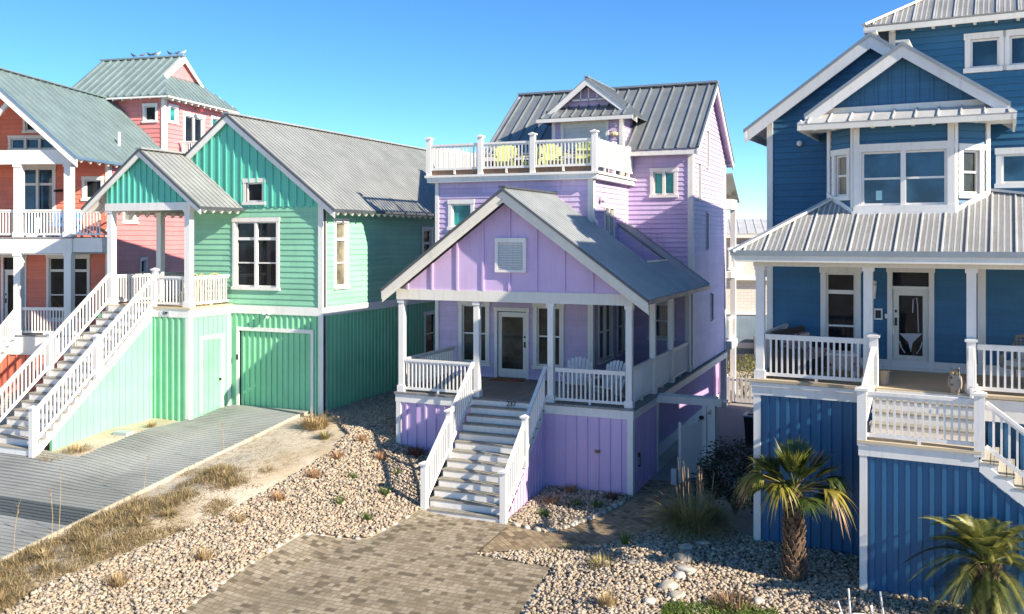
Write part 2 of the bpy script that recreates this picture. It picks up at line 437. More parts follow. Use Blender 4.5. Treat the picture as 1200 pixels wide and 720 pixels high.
# ---------------------------------------------------------------- shared materials
WHITE = paint('white_trim_paint', (0.77, 0.735, 0.69), 0.5, 0.04, 0.14)
CREAM = paint('cream_trim_paint', (0.72, 0.68, 0.60), 0.5, 0.04, 0.12)
BLACK = plain('black_metal', (0.02, 0.02, 0.022), 0.4, 0.3)
M_ = {'white': WHITE, 'black': BLACK}
GL_DARK = glass('window_glass_dark', (0.012, 0.015, 0.019), 0.05, 1.27)
GL_SKY = glass('window_glass_sky_reflection', (0.03, 0.08, 0.13), 0.04, 1.5)  # blue base colour imitates sky reflected in the panes
GL_TEAL = glass('window_glass_teal_blind', (0.03, 0.26, 0.24), 0.12)
GL_TAN = glass('window_glass_tan_blind', (0.20, 0.18, 0.13), 0.1)
GL_OLIVE = glass('window_glass_olive', (0.05, 0.055, 0.045), 0.06, 1.3)
SEAM_BLUE = metal('roof_metal_green_grey', (0.26, 0.335, 0.33), 0.38, 0.35)
SEAM_GREY = metal('roof_metal_zinc', (0.30, 0.32, 0.33), 0.40, 0.45)
RIB_TAN = metal('roof_metal_weathered', (0.335, 0.345, 0.335), 0.5, 0.2)
SEAM_PALE = metal('roof_metal_pale', (0.56, 0.55, 0.53), 0.45, 0.15)
DARK_EDGE = metal('roof_edge_metal', (0.10, 0.11, 0.12), 0.45, 0.4)
DECK_GREY = planks('deck_boards_grey', (0.17, 0.16, 0.16), (0.24, 0.23, 0.22), 0.09, 0.14, 'x')
TREAD_TAN = planks('stair_boards_tan', (0.24, 0.22, 0.18), (0.31, 0.285, 0.235), 0.06, 0.30, 'x')
DECK_TAN = planks('deck_boards_tan', (0.42, 0.33, 0.21), (0.52, 0.42, 0.28), 0.08, 0.14, 'y')
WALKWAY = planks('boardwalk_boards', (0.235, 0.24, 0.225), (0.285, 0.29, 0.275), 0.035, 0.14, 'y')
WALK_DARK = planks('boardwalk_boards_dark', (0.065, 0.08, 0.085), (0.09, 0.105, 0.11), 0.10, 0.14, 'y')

# ---------------------------------------------------------------- terrain
def sstep(a, b, x):
    t = np.clip((x - a) / (b - a), 0, 1); return t * t * (3 - 2 * t)
def lin(a, b, x): return np.clip((x - a) / (b - a), 0, 1)
def height(X, Y):
    X = np.asarray(X, float); Y = np.asarray(Y, float)
    hr = np.interp(Y, [9, 15, 20, 23, 26], [-0.62, -0.42, -0.2, -0.03, -0.03])
    hr = hr + 0.2 * sstep(-6.6, -4.6, X) * (1 - sstep(20.6, 22.5, Y)) + 0.05 * sstep(-2.5, 0.5, X) * (1 - sstep(19, 22, Y))
    hl = np.interp(Y, [8, 13.6, 18, 23.7, 27, 40], [-0.75, -0.16, 0.36, 1.02, 1.06, 1.0])
    hl = hl + 0.2 * sstep(-18.4, -20.6, X) * sstep(16.2, 18.2, Y) * (1 - sstep(20.5, 22.5, Y))
    lo = np.interp(Y, [9, 18.5, 21.5], [-15.2, -14.6, -14.4]); hi = np.interp(Y, [9, 18.5, 21.5], [-11.9, -11.6, -9.0])
    t = lin(lo, hi, X)
    h = hl * (1 - t) + hr * t
    # dune bank between boardwalk and rocks is a touch proud
    h = h + 0.16 * np.exp(-((X + 15.6) / 0.9) ** 2) * (1 - sstep(19, 23, Y))
    far = sstep(36, 60, np.abs(X + 8)) + sstep(44, 70, Y)
    return h * np.clip(1 - far, 0, 1) - 0.3 * np.clip(far, 0, 1)
def hz(x, y): return float(height(x, y))
def bump(X, Y):
    return 0.035 * np.sin(X * 1.7 + 0.6 * Y) * np.sin(Y * 1.3 - 0.4 * X) + 0.02 * np.sin(X * 4.1 + 1) * np.sin(Y * 3.7)

def sand_mat():
    m, nt, b = new_mat('sand')
    n1 = N(nt, 'ShaderNodeTexNoise', i_Scale=0.55, i_Detail=8.0, i_Roughness=0.65); L(nt, coords(nt), n1.inputs['Vector'])
    n2 = N(nt, 'ShaderNodeTexNoise', i_Scale=9.0, i_Detail=6.0, i_Roughness=0.7); L(nt, coords(nt), n2.inputs['Vector'])
    c = mixc(nt, ramp(nt, n1.outputs[0], [(0.42, 0.0), (0.6, 1.0)]), (0.58, 0.51, 0.41), (0.44, 0.36, 0.25))
    c = mixc(nt, ramp(nt, n2.outputs[0], [(0.5, 0.0), (0.78, 0.6)]), c, (0.28, 0.215, 0.13))
    n3 = N(nt, 'ShaderNodeTexNoise', i_Scale=55.0, i_Detail=4.0, i_Roughness=0.8); L(nt, coords(nt), n3.inputs['Vector'])
    c = mixc(nt, ramp(nt, n3.outputs[0], [(0.5, 0.0), (0.7, 0.75)]), c, (0.16, 0.115, 0.065)); c = mixc(nt, ramp(nt, n3.outputs[0], [(0.25, 0.6), (0.42, 0.0)]), c, (0.62, 0.56, 0.46))
    L(nt, c, b.inputs['Base Color']); b.inputs['Roughness'].default_value = 0.95
    bp = N(nt, 'ShaderNodeBump', i_Strength=0.5, i_Distance=0.04); L(nt, n2.outputs[0], bp.inputs['Height']); L(nt, bp.outputs[0], b.inputs['Normal'])
    return m
SAND = sand_mat()
def grid(xs, ys, fn):
    X, Y = np.meshgrid(xs, ys); Z = fn(X, Y)
    v = np.stack([X.ravel(), Y.ravel(), Z.ravel()], 1).tolist(); nx, ny = len(xs), len(ys)
    f = [(j * nx + i, j * nx + i + 1, (j + 1) * nx + i + 1, (j + 1) * nx + i) for j in range(ny - 1) for i in range(nx - 1)]
    return v, f
xs = [-3000, -1200, -500, -250, -120, -70, -50, -40] + list(np.arange(-34, 10.01, 0.25)) + [14, 20, 30, 45, 70, 120, 250, 500, 1200, 3000]
ys = [-400, -150, -60, -20, 0, 5] + list(np.arange(8, 42.01, 0.25)) + [46, 52, 60, 75, 100, 160, 300, 700, 1500, 3500]
v, f = grid(xs, ys, lambda X, Y: height(X, Y) + bump(X, Y) * 0.6 - 0.02)
me = bpy.data.meshes.new('ground'); me.from_pydata(v, [], f); me.materials.append(SAND)
me.polygons.foreach_set('use_smooth', [True] * len(f))
g_ = bpy.data.objects.new('ground', me); COL.objects.link(g_); g_['kind'] = 'structure'

def drape(name, poly, mat, off, cell=0.5, extra=None, skirt=0.0):
    """sheet following the terrain inside a polygon"""
    mb = MB()
    x0, x1 = min(p[0] for p in poly), max(p[0] for p in poly); y0, y1 = min(p[1] for p in poly), max(p[1] for p in poly)
    i = math.floor(x0 / cell)
    while i * cell < x1:
        cx = clip(clip(poly, -1, 0, -i * cell), 1, 0, (i + 1) * cell)
        j = math.floor(y0 / cell)
        while cx and j * cell < y1:
            c = clip(clip(cx, 0, -1, -j * cell), 0, 1, (j + 1) * cell)
            if c and area(c) > 1e-4: mb.poly([(x, y, hz(x, y) + off + (extra(x, y) if extra else 0)) for x, y in c])
            j += 1
        i += 1
    if skirt:
        for k in range(len(poly)):
            p, q = poly[k], poly[(k + 1) % len(poly)]; n = max(1, int(math.hypot(q[0] - p[0], q[1] - p[1]) / cell))
            for t in range(n):
                a = [p[m] + (q[m] - p[m]) * t / n for m in (0, 1)]; b = [p[m] + (q[m] - p[m]) * (t + 1) / n for m in (0, 1)]
                za, zb = hz(*a) + off, hz(*b) + off
                mb.poly([(a[0], a[1], za), (b[0], b[1], zb), (b[0], b[1], zb - skirt), (a[0], a[1], za - skirt)])
    o = mb.build(name, mat); return tag(o, kind='structure')

def paver_mat(name, rot, tint=(1, 1, 1), herring=False):
    m, nt, b = new_mat(name)
    vec = coords(nt, (1, 1, 1), (0, 0, rot))
    br = N(nt, 'ShaderNodeTexBrick', i_Scale=1.0, i_Mortar_Size=0.008, i_Brick_Width=0.21, i_Row_Height=0.14, i_Mortar_Smooth=0.2, i_Bias=-0.1)
    br.offset = 0.37; br.squash = 0.62; br.squash_frequency = 3
    br.inputs['Color1'].default_value = (0, 0, 0, 1); br.inputs['Color2'].default_value = (1, 1, 1, 1); br.inputs['Mortar'].default_value = (0, 0, 0, 1)
    L(nt, vec, br.inputs['Vector'])
    t = tint
    c = ramp(nt, br.outputs['Color'], [(0.0, (0.13 * t[0], 0.10 * t[1], 0.065 * t[2])), (0.14, (0.26 * t[0], 0.205 * t[1], 0.135 * t[2])), (0.5, (0.33 * t[0], 0.272 * t[1], 0.19 * t[2])), (1.0, (0.40 * t[0], 0.34 * t[1], 0.25 * t[2]))])
    n1 = N(nt, 'ShaderNodeTexNoise', i_Scale=0.7, i_Detail=6.0, i_Roughness=0.65); L(nt, coords(nt), n1.inputs['Vector'])
    c = mixc(nt, ramp(nt, n1.outputs[0], [(0.48, 0.0), (0.66, 0.55)]), c, (0.13 * t[0], 0.10 * t[1], 0.06 * t[2]))
    n3 = N(nt, 'ShaderNodeTexNoise', i_Scale=2.6, i_Detail=6.0, i_Roughness=0.7); L(nt, coords(nt), n3.inputs['Vector'])
    c = mixc(nt, ramp(nt, n3.outputs[0], [(0.5, 0.0), (0.75, 0.3)]), c, (0.46 * t[0], 0.40 * t[1], 0.31 * t[2]))
    n2 = N(nt, 'ShaderNodeTexNoise', i_Scale=14.0, i_Detail=5.0); L(nt, coords(nt), n2.inputs['Vector'])
    c = mixc(nt, ramp(nt, n2.outputs[0], [(0.4, 0.0), (0.8, 0.35)]), c, (0.12, 0.10, 0.07))
    c = mixc(nt, br.outputs['Fac'], c, (0.15 * t[0], 0.12 * t[1], 0.085 * t[2]))
    L(nt, c, b.inputs['Base Color']); b.inputs['Roughness'].default_value = 0.85
    inv = N(nt, 'ShaderNodeMath', operation='SUBTRACT'); inv.inputs[0].default_value = 1.0; L(nt, br.outputs['Fac'], inv.inputs[1])
    ad = N(nt, 'ShaderNodeMath', operation='ADD'); L(nt, inv.outputs[0], ad.inputs[0])
    sc = N(nt, 'ShaderNodeMath', operation='MULTIPLY'); sc.inputs[1].default_value = 0.35; L(nt, n2.outputs[0], sc.inputs[0]); L(nt, sc.outputs[0], ad.inputs[1])
    bp = N(nt, 'ShaderNodeBump', i_Strength=0.6, i_Distance=0.012); L(nt, ad.outputs[0], bp.inputs['Height']); L(nt, bp.outputs[0], b.inputs['Normal'])
    return m
PAVER = paver_mat('driveway_pavers', 0.0)
PAVER2 = paver_mat('walkway_pavers', R(45), (1.02, 0.92, 0.80))
CONC = plain('path_concrete', (0.30, 0.28, 0.26), 0.9)
DRIVE = [(-12.0, 9.0), (-12.2, 12.4), (-12.46, 15.5), (-12.45, 17.45), (-12.04, 17.65), (-11.13, 18.0), (-11.0, 18.9), (-10.82, 20.1), (-8.5, 20.1), (-8.43, 18.09), (-6.73, 17.98), (-6.49, 15.78), (-6.2, 9.0)]
WALK = [(-8.5, 18.15), (-7.3, 18.75), (-6.16, 19.37), (-5.4, 20.1), (-4.5, 21.0), (-4.3, 24.6), (-6.33, 24.6), (-6.33, 22.3), (-6.73, 21.17), (-7.2, 20.07), (-7.5, 19.75), (-8.5, 20.1)]
PATH = [(-6.33, 24.6), (-4.5, 24.6), (-3.4, 30.0), (-2.5, 38.5), (-6.33, 38.5)]
drape('driveway', DRIVE, PAVER, 0.012)
drape('walkway', WALK, PAVER2, 0.012)
drape('path', PATH, CONC, 0.01, 1.0)

# boardwalk: real boards laid across, following the slope
bw = MB(); bd = MB(); y = 24.3; k = 0
while y > 9.5:
    xa, xb = -20.35, -17.2
    if y < 22.6: xa = -20.35 + 0.02 * math.sin(k)
    else: xa = -20.15
    if 16.95 < y < 18.55: xa = -28.0
    elif y <= 16.95: xa = -21.7 - 0.35 * (16.95 - y)
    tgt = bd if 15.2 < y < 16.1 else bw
    xs_ = np.linspace(xa, xb + 0.015 * math.sin(k * 2.3), 9)
    for a, b in zip(xs_[:-1], xs_[1:]):
        z0, z1 = hz(a, y) + 0.05, hz(b, y) + 0.05
        tgt.prism([(a, y - 0.069, z0 - 0.04), (b, y - 0.069, z1 - 0.04), (b, y + 0.069, z1 - 0.04), (a, y + 0.069, z0 - 0.04)], (0, 0, 0.04))
    y -= 0.14; k += 1
tag(bw.build('boardwalk', WALKWAY), kind='structure')
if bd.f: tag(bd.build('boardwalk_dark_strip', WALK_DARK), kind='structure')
e_ = MB()
ys_ = np.linspace(9.5, 24.2, 30)
for a, b in zip(ys_[:-1], ys_[1:]):
    e_.prism([(-17.17, a, hz(-17.17, a) - 0.12), (-17.17, b, hz(-17.17, b) - 0.12), (-17.17, b, hz(-17.17, b) + 0.06), (-17.17, a, hz(-17.17, a) + 0.06)], (0.045, 0, 0))
tag(e_.build('boardwalk_edge', planks('edge_board', (0.33, 0.29, 0.22), (0.42, 0.38, 0.3), 0.02, 2.4, 'y')), kind='structure')
# ================================================================ the lavender house (street frame)
LAV = paint('lavender_siding', (0.60, 0.465, 0.685), 0.55, 0.07, 0.2, boards=.155)
LAVB = paint('lavender_boards', (0.60, 0.435, 0.67), 0.55, 0.05, 0.12)
P = House('beach_house', (-10.0, 28.0, 0.0), 0, 'lavender beach house with a white railed front porch, grey metal roof and rooftop deck')
XL, XR, YF, DK, YD, YB, XI, XW = -13.15, -6.35, 22.87, 2.18, 26.38, 30.3, -8.55, -13.75
YE = 36.3
# --- raised base
b = MB(); battens(b, front(YF), [(XL + .1, -0.5), (-10.8, -0.5), (-10.8, 1.9), (XL + .1, 1.9)], sp=0.3, w=0.045, d=0.03, s_ref=XL)
battens(b, front(YF), [(-8.62, -0.5), (XR - .1, -0.5), (XR - .1, 1.9), (-8.62, 1.9)], sp=0.3, w=0.045, d=0.03, s_ref=XR)
b.box(-10.8, -8.62, YF + 0.02, YF + .1, -0.5, 1.9)
battens(b, right(XR), [(YF + .1, -0.5), (25.5, -0.5), (25.5, 1.9), (YF + .1, 1.9)], sp=0.15, w=0.03, d=0.015)
battens(b, right(XR - 0.5), [(25.5, -0.5), (38.2, -0.5), (38.2, 2.0), (25.5, 2.0)], sp=0.15, w=0.03, d=0.015)
b.box(XR - 0.6, XR - .02, 25.42, 25.5, -0.5, 1.9)
battens(b, left(XL), [(YF + .1, -0.5), (YE, -0.5), (YE, 1.9), (YF + .1, 1.9)], sp=0.3, w=0.045, d=0.03)
P.part('base_wall', b, LAVB)
d_ = MB(); battens(d_, right(XR), [(23.25, 0.05), (24.1, 0.05), (24.1, 1.72), (23.25, 1.72)], sp=0.15, w=0.03, d=0.02, back=0.0, s_ref=0.02)
pl = right(XR + 0.016)
for (a0, a1, z0, z1) in ((23.25, 24.1, 1.72, 1.76), (23.21, 23.25, 0.05, 1.76), (24.1, 24.14, 0.05, 1.76)): pl.box(d_, a0, a1, z0, z1, 0.0, 0.012)
do = P.part('door', d_, LAVB)
h_ = MB(); right(XR).box(h_, 23.36, 23.42, 0.85, 0.95, 0.02, 0.07); right(XR).box(h_, 23.37, 23.41, 0.6, 0.64, 0.02, 0.08); right(XR).box(h_, 23.37, 23.39, 0.6, 0.85, 0.06, 0.08); P.part('handle', h_, BLACK, do)
o_ = MB(); front(YF).box(o_, -7.33, -7.2, 0.98, 1.06, 0.0, 0.05); o_.tube([(-7.26, YF - .05, 1.02), (-7.26, YF - .12, 1.02)], 0.03, 8); P.part('outlet_box', o_, plain('rusty_brass', (0.28, 0.18, 0.1), 0.5, 0.5))
t = MB()
front(YF).box(t, XL - .02, XL + .12, -0.5, 1.92, -.1, 0.045); front(YF).box(t, XR - .12, XR + .03, -0.5, 1.92, -.1, 0.045)
right(XR).box(t, 25.36, 25.55, -0.5, 1.92, -.1, 0.03); right(XR).box(t, YE - .15, YE + .02, -0.5, 2.1, -.2, 0.03)
right(XR - .5).box(t, 25.6, 38.2, -0.3, 0.28, 0.0, 0.05)
P.part('corner_board', t, WHITE)
t = MB(); front(YF).box(t, XL - .04, XR + .04, 1.90, 2.12, -.1, 0.05); right(XR).box(t, YF, YE, 1.90, 2.12, -.1, 0.045); left(XL).box(t, YF, YE, 1.90, 2.12, -.1, 0.045)
P.part('skirt_band', t, WHITE)
t = MB(); t.box(XL - .06, XR + .08, YF - .09, YE, 2.125, DK); P.part('porch_deck', t, DECK_GREY)
# --- main wall
hd = []
W = MB(); fw = front(YD)
hd.append(door(P, fw, -11.62, -10.65, DK, 4.24, M_, GL_OLIVE, label='white glazed front door with black hardware'))
hw1 = window(P, fw, -12.83, -12.0, 2.62, 4.4, M_, GL_OLIVE, trim=0.12)
hw2 = window(P, fw, -10.30, -9.55, 2.62, 4.4, M_, GL_OLIVE, trim=0.12)
hw3 = window(P, fw, -13.2, -12.52, 6.85, 7.57, M_, GL_TEAL, trim=0.11, rail=False)
laps(W, fw, [(XW, DK), (XI, DK), (XI, 8.25), (XW, 8.25)], [hd[0], hw1, hw2, hw3])
ri = right(XI)
h4 = window(P, ri, 27.62, 28.5, 6.0, 7.42, M_, GL_DARK, panes=2, trim=0.1)
h5 = window(P, ri, 27.0, 28.35, 2.75, 4.45, M_, GL_DARK, panes=2, trim=0.09)
h6 = window(P, ri, 29.0, 29.75, 2.75, 4.45, M_, GL_DARK, trim=0.09)
laps(W, ri, [(YD, DK), (YB, DK), (YB, 8.25), (YD, 8.25)], [h4, h5, h6])
fb = front(YB)
h7 = window(P, fb, -7.68, -6.98, 7.93, 8.68, M_, GL_TEAL, panes=2, trim=0.11, rail=False)
h8 = window(P, fb, -7.75, -7.05, 3.2, 4.3, M_, GL_SKY, trim=0.1)
laps(W, fb, [(XI, DK), (XR - .05, DK), (XR - .05, 9.3), (XI, 9.3)], [h7, h8])
RW = XR - 0.05; rr = right(RW)
hs = [window(P, rr, a, a + 0.34, z0, z1, M_, GL_DARK, trim=0.03, st=0.015, rail=False) for a, z0, z1 in ((32.65, 8.96, 10.25), (31.2, 7.78, 9.0), (32.6, 6.1, 7.37), (33.45, 3.55, 4.5))]
laps(W, rr, [(YB, DK - .1), (YE, DK - .1), (YE, 9.5), (33.3, 12.0), (YB, 9.35)], hs)
laps(W, left(XW), [(YD, DK), (YE, DK), (YE, 9.5), (33.3, 12.0), (YB, 9.35), (YB, 8.25), (YD, 8.25)])
W.box(XW, RW, YE - .1, YE, DK, 9.4)
P.part('siding', W, LAV)
t = MB()
fw.box(t, XW - .02, XW + .1, DK, 8.25, -.04, .05); fw.box(t, XI - .12, XI + .05, DK, 8.25, -.04, .05); ri.box(t, YD, YD + .12, DK, 8.25, -.02, .05)
fb.box(t, RW - .13, RW + .04, DK, 9.3, -.04, .05); rr.box(t, YB, YB + .13, DK, 9.2, -.02, .045); rr.box(t, YE - .13, YE + .03, DK, 9.3, -.02, .045)
rr.box(t, YB, YE, DK - .28, DK, 0.0, 0.05)
P.part('corner_board', t, WHITE)
# --- porch: columns, beam, gable
for x in (XL + .1, -10.72, -8.57, XR - .1): column(P, x, YF + .1, DK, 4.78, M_)
for y in (25.36, 27.5, 29.9): column(P, XR - .1, y, DK, 4.78, M_, 0.15)
t = MB(); front(YF).box(t, XL - .02, XR + .02, 4.78, 5.07, -.16, 0.03); right(XR).box(t, YF, YB, 4.78, 5.0, -.16, 0.02); left(XL).box(t, YF, YD, 4.78, 5.0, -.16, 0.02)
P.part('porch_beam', t, CREAM)
t = MB(); t.box(XL, XI, YF + .05, YD - .05, 4.93, 4.97); t.box(XI + .03, XR - .03, YF + .05, YB - .05, 4.93, 4.97); P.part('porch_ceiling', t, WHITE)
g = MB(); battens(g, front(YF), [(-13.0, 5.07), (-6.5, 5.07), (-9.75, 7.5)], sp=0.775, w=0.06, d=0.035, s_ref=-9.72)
P.part('porch_gable', g, LAVB)
lv = MB(); lp = front(YF)
lp.box(lv, -10.12, -9.22, 5.58, 5.65, 0, .09); lp.box(lv, -10.12, -9.22, 6.38, 6.5, 0, .10); lp.box(lv, -10.12, -10.03, 5.65, 6.38, 0, .085); lp.box(lv, -9.31, -9.22, 5.65, 6.38, 0, .085)
for i in range(11):
    z = 5.66 + i * 0.066; lv.prism([lp.P(-10.03, z, .075), lp.P(-9.31, z, .075), lp.P(-9.31, z + .055, .02), lp.P(-10.03, z + .055, .02)], (0, 0.0, 0.012))
P.part('gable_vent', lv, WHITE)
# --- porch roof
rz = lambda x: 7.80 - 0.725 * (x + 9.75) if x > -9.75 else 7.80 + 0.745 * (x + 9.75)
def rp(x, y, dz=0.0): return (x, y, rz(x) + dz)
Y0 = 22.42; XE, XO = -13.42, -5.82
r = MB()
roof_plane(r, [rp(-9.75, Y0), rp(-9.75, YD), rp(XE, YD), rp(XE, Y0)], .03, .23, .055, .04)
NX, NY0, NY1 = -6.95, 26.48, 29.1
roof_plane(r, [rp(-9.75, Y0), rp(XO, Y0), rp(XO, NY0), rp(XI, NY0), rp(XI, YD), rp(-9.75, YD)][:3] + [rp(-9.75, NY0)], .03, .23, .055, .04)
roof_plane(r, [rp(NX, NY0), rp(XO, NY0), rp(XO, NY1), rp(NX, NY1)], .03, .23, .055, .04)
roof_plane(r, [rp(XI, NY1), rp(XO, NY1), rp(XO, YB), rp(XI, YB)], .03, .23, .055, .04)
rf = P.part('porch_roof', r, metal('roof_metal_galvanised', (0.45, 0.465, 0.46), 0.45, 0.15))
t = MB()
for (x0, x1) in ((-9.75, XE), (-9.75, XO)):
    for (dy, dz, h, w) in ((0.02, -0.16, .2, .04), (0.06, -0.30, .12, .03)):
        p, q = V(rp(x0, Y0 + dy, dz)), V(rp(x1, Y0 + dy, dz)); t.prism([p + V((0, 0, h / 2)), q + V((0, 0, h / 2)), q - V((0, 0, h / 2)), p - V((0, 0, h / 2))], (0, w, 0))
for (x0, x1) in ((-9.75, XE + .02), (-9.75, XO - .02)):
    t.prism([rp(x0, Y0 + .05, -.05), rp(x1, Y0 + .05, -.05), rp(x1, Y0 + .05, -.08), rp(x0, Y0 + .05, -.08)], (0, YF - Y0 + .1, 0))
t.prism([rp(XI, NY1 - .01, -.04), rp(XO, NY1 - .01, -.04), rp(XO, YB, -.04), rp(XI, YB, -.04)], (0, 0, -.03))
t.prism([rp(NX, NY0, -.04), rp(XO, NY0, -.04), rp(XO, NY1, -.04), rp(NX, NY1, -.04)], (0, 0, -.03))
t.prism([rp(-9.75, YF, -.04), rp(XO, YF, -.04), rp(XO, NY0, -.04), rp(-9.75, NY0, -.04)], (0, 0, -.03))
P.part('roof_trim', t, CREAM, rf)
t = MB()
for x in (XE, XO): t.prism([rp(x, Y0, .01), rp(x, YD if x == XE else YB, .01), rp(x, YD if x == XE else YB, -.1), rp(x, Y0, -.1)], (0.03 if x == XO else -0.03, 0, 0))
t.beam(rp(-9.75, Y0 - .01, .05), rp(-9.75, YD, .05), .2, .05)
for x1 in (XE, XO):
    p, q = V(rp(-9.75, Y0 - .03, .02)), V(rp(x1, Y0 - .03, .02)); t.prism([p, q, q - V((0, 0, .07)), p - V((0, 0, .07))], (0, .05, 0))
P.part('roof_edge', t, DARK_EDGE, rf)
t = MB()   # light-well in the roof below the side window
for z in (0,):
    t.prism([rp(XI, NY1, 0.0), rp(NX, NY1, 0.0), (NX, NY1, 4.95), (XI, NY1, 4.95)], (0, .04, 0)); t.prism([rp(NX, NY0, 0.0), rp(NX, NY1, 0.0), (NX, NY1, 4.95), (NX, NY0, 4.95)], (.04, 0, 0))
P.part('roof_well', t, LAV, rf)
for p_, q_ in ((rp(XI, NY1, .03), rp(NX, NY1, .03)), (rp(NX, NY0, .03), rp(NX, NY1, .03)), (rp(XI, YB - .06, .05), rp(XO, YB - .06, .05))):
    t = MB(); t.beam(p_, q_, .09, .06); P.part('flashing', t, SEAM_GREY, rf)
t = MB(); t.tube([(XI + .08, YD - .08, 8.2), (XI + .08, YD - .08, 7.08), (XI + .2, YD - .12, 6.93)], .045, 8); P.part('downspout', t, WHITE)
# --- rooftop deck
t = MB(); t.box(XW - .22, XI + .22, YD - .22, YB + .3, 8.25, 8.46); t.box(XW - .28, XI + .28, YD - .28, YB, 8.40, 8.47); P.part('rooftop_band', t, WHITE)
t = MB(); t.box(XW - .1, XI + .1, YD - .1, YB + .2, 8.471, 8.53); t.box(XW - .12, XI + .12, YD - .13, YD - .1, 8.471, 8.66)
P.part('rooftop_deck', t, planks('rooftop_boards', (0.16, 0.10, 0.06), (0.22, 0.14, 0.09), .05, .14, 'x'))
ys_d = YD - .16; xs_d = (XW - .17, -12.12, -10.38, XI + .13)
for x in xs_d: post(P, x, ys_d, 8.36, 9.62, M_, .15)
for x in (XW - .17, XI + .15):
    pts = [ys_d, 28.1, 29.7, 31.0]
    for y in pts[1:]: post(P, x, y, 8.47, 9.45, M_, .1)
    for a, c in zip(pts[:-1], pts[1:]): railing(P, (x, a, 8.5), (x, c, 8.5), M_, h=.95, low=.17, sp=.1)
for a, c in zip(xs_d[:-1], xs_d[1:]): railing(P, (a, ys_d, 8.5), (c, ys_d, 8.5), M_, h=.95, low=.17)
# --- upper main roof
YR, ZR = 33.35, 12.02; sl = (ZR - 9.42) / (YR - 29.95)
r = MB(); xa, xb = -13.75, -6.12
mr = lambda y: ZR - sl * abs(y - YR)
roof_plane(r, [(xa, YR, ZR), (xb, YR, ZR), (xb, 29.95, mr(29.95)), (xa, 29.95, mr(29.95))], .04, .42, .035, .05)
roof_plane(r, [(xa, YR, ZR), (xb, YR, ZR), (xb, 36.75, mr(36.75)), (xa, 36.75, mr(36.75))], .04, .42, .035, .05)
rf = P.part('roof', r, SEAM_GREY)
t = MB(); t.beam((xa - .02, YR, ZR + .04), (xb + .02, YR, ZR + .04), .3, .07)
for x in (xb, xa): 
    for y in (29.95, 36.75): t.beam((x, YR, ZR + .02), (x, y, mr(y) + .02), .05, .06)
P.part('ridge_cap', t, SEAM_GREY, rf)
t = MB()
for y in (29.95, 36.75):
    t.prism([(xb - .06, YR, ZR - .06), (xb - .06, y, mr(y) - .06), (xb - .06, y, mr(y) - .26), (xb - .06, YR, ZR - .28)], (.05, 0, 0))
    t.prism([(xa + .06, YR, ZR - .06), (xa + .06, y, mr(y) - .06), (xa + .06, y, mr(y) - .26), (xa + .06, YR, ZR - .28)], (-.05, 0, 0))
t.box(xa, xb, 29.97, 30.02, mr(29.97) - .22, mr(29.97) - .06); t.box(xa, xb, 36.68, 36.73, mr(36.7) - .22, mr(36.7) - .06)
tails(t, (xa + .3, 30.02, 9.28), (xb - .2, 30.02, 9.28), (0, .9, .3), .75, .05, .12, .3)
P.part('roof_fascia', t, WHITE, rf)
t = MB()
for y0 in (29.97, 36.73): t.prism([(xa + .02, y0, mr(y0) - .045), (xb - .02, y0, mr(y0) - .045), (xb - .02, YR, ZR - .045), (xa + .02, YR, ZR - .045)], (0, 0, -.03))
P.part('soffit', t, LAV, rf)
# --- dormer
DX0, DX1, DY = -11.15, -8.68, 30.05
dm = MB(); dp = front(DY)
hole = (-10.75, -9.25, 8.5, 10.42)
laps(dm, dp, [(DX0, 8.47), (DX1, 8.47), (DX1, 10.72), (DX0, 10.72)], [hole])
laps(dm, right(DX1), [(DY, 8.47), (32.2, 8.47), (32.2, 10.9), (DY, 10.7)]); laps(dm, left(DX0), [(DY, 8.47), (32.2, 8.47), (32.2, 10.9), (DY, 10.7)])
battens(dm, front(30.45), [(-11.35, 10.75), (-8.5, 10.75), (-9.92, 11.78)], sp=5, w=.01, d=.01)
do = P.part('dormer', dm, LAV)
t = MB(); dp.box(t, DX0 - .03, DX0 + .1, 8.47, 10.7, -.02, .04); dp.box(t, DX1 - .1, DX1 + .03, 8.47, 10.7, -.02, .04); right(DX1).box(t, DY, DY + .12, 8.47, 10.7, 0, .04)
dp.box(t, -10.85, -10.75, 8.47, 10.5, -.05, .045); dp.box(t, -9.25, -9.15, 8.47, 10.5, -.05, .045); dp.box(t, -10.85, -9.15, 10.42, 10.56, -.02, .05)
P.part('trim_board', t, WHITE, do)
sh = MB()
dp.box(sh, -10.75, -9.25, 10.24, 10.42, -.03, .03)
z = 8.5
while z < 10.22: sh.prism([dp.P(-10.75, z, 0.0), dp.P(-9.25, z, 0.0), dp.P(-9.25, z + .058, -.012), dp.P(-10.75, z + .058, -.012)], (0, .03, 0)); z += .06
P.part('roller_shutter', sh, plain('shutter_cream', (0.66, 0.66, 0.62), .5), do)
t = MB()   # skirt roof under the little gable
roof_plane(t, [(-11.6, 29.6, 10.56), (-8.2, 29.6, 10.56), (-8.55, 30.5, 11.06), (-11.28, 30.5, 11.06)], .03, .36, .035, .045)
dg = lambda x, dz=0: 11.93 - 0.80 * abs(x + 9.92) + dz
for s_ in (-1, 1):
    xe = -9.92 + s_ * 1.75
    roof_plane(t, [(-9.92, 29.95, dg(-9.92)), (xe, 29.95, dg(xe)), (xe, 32.4, dg(xe)), (-9.92, 33.3, dg(-9.92))], .03, .42, .03, .04)
t.beam((-9.92, 29.93, 11.96), (-9.92, 33.3, 11.96), .14, .05)
P.part('dormer_roof', t, SEAM_GREY, do)
t = MB()
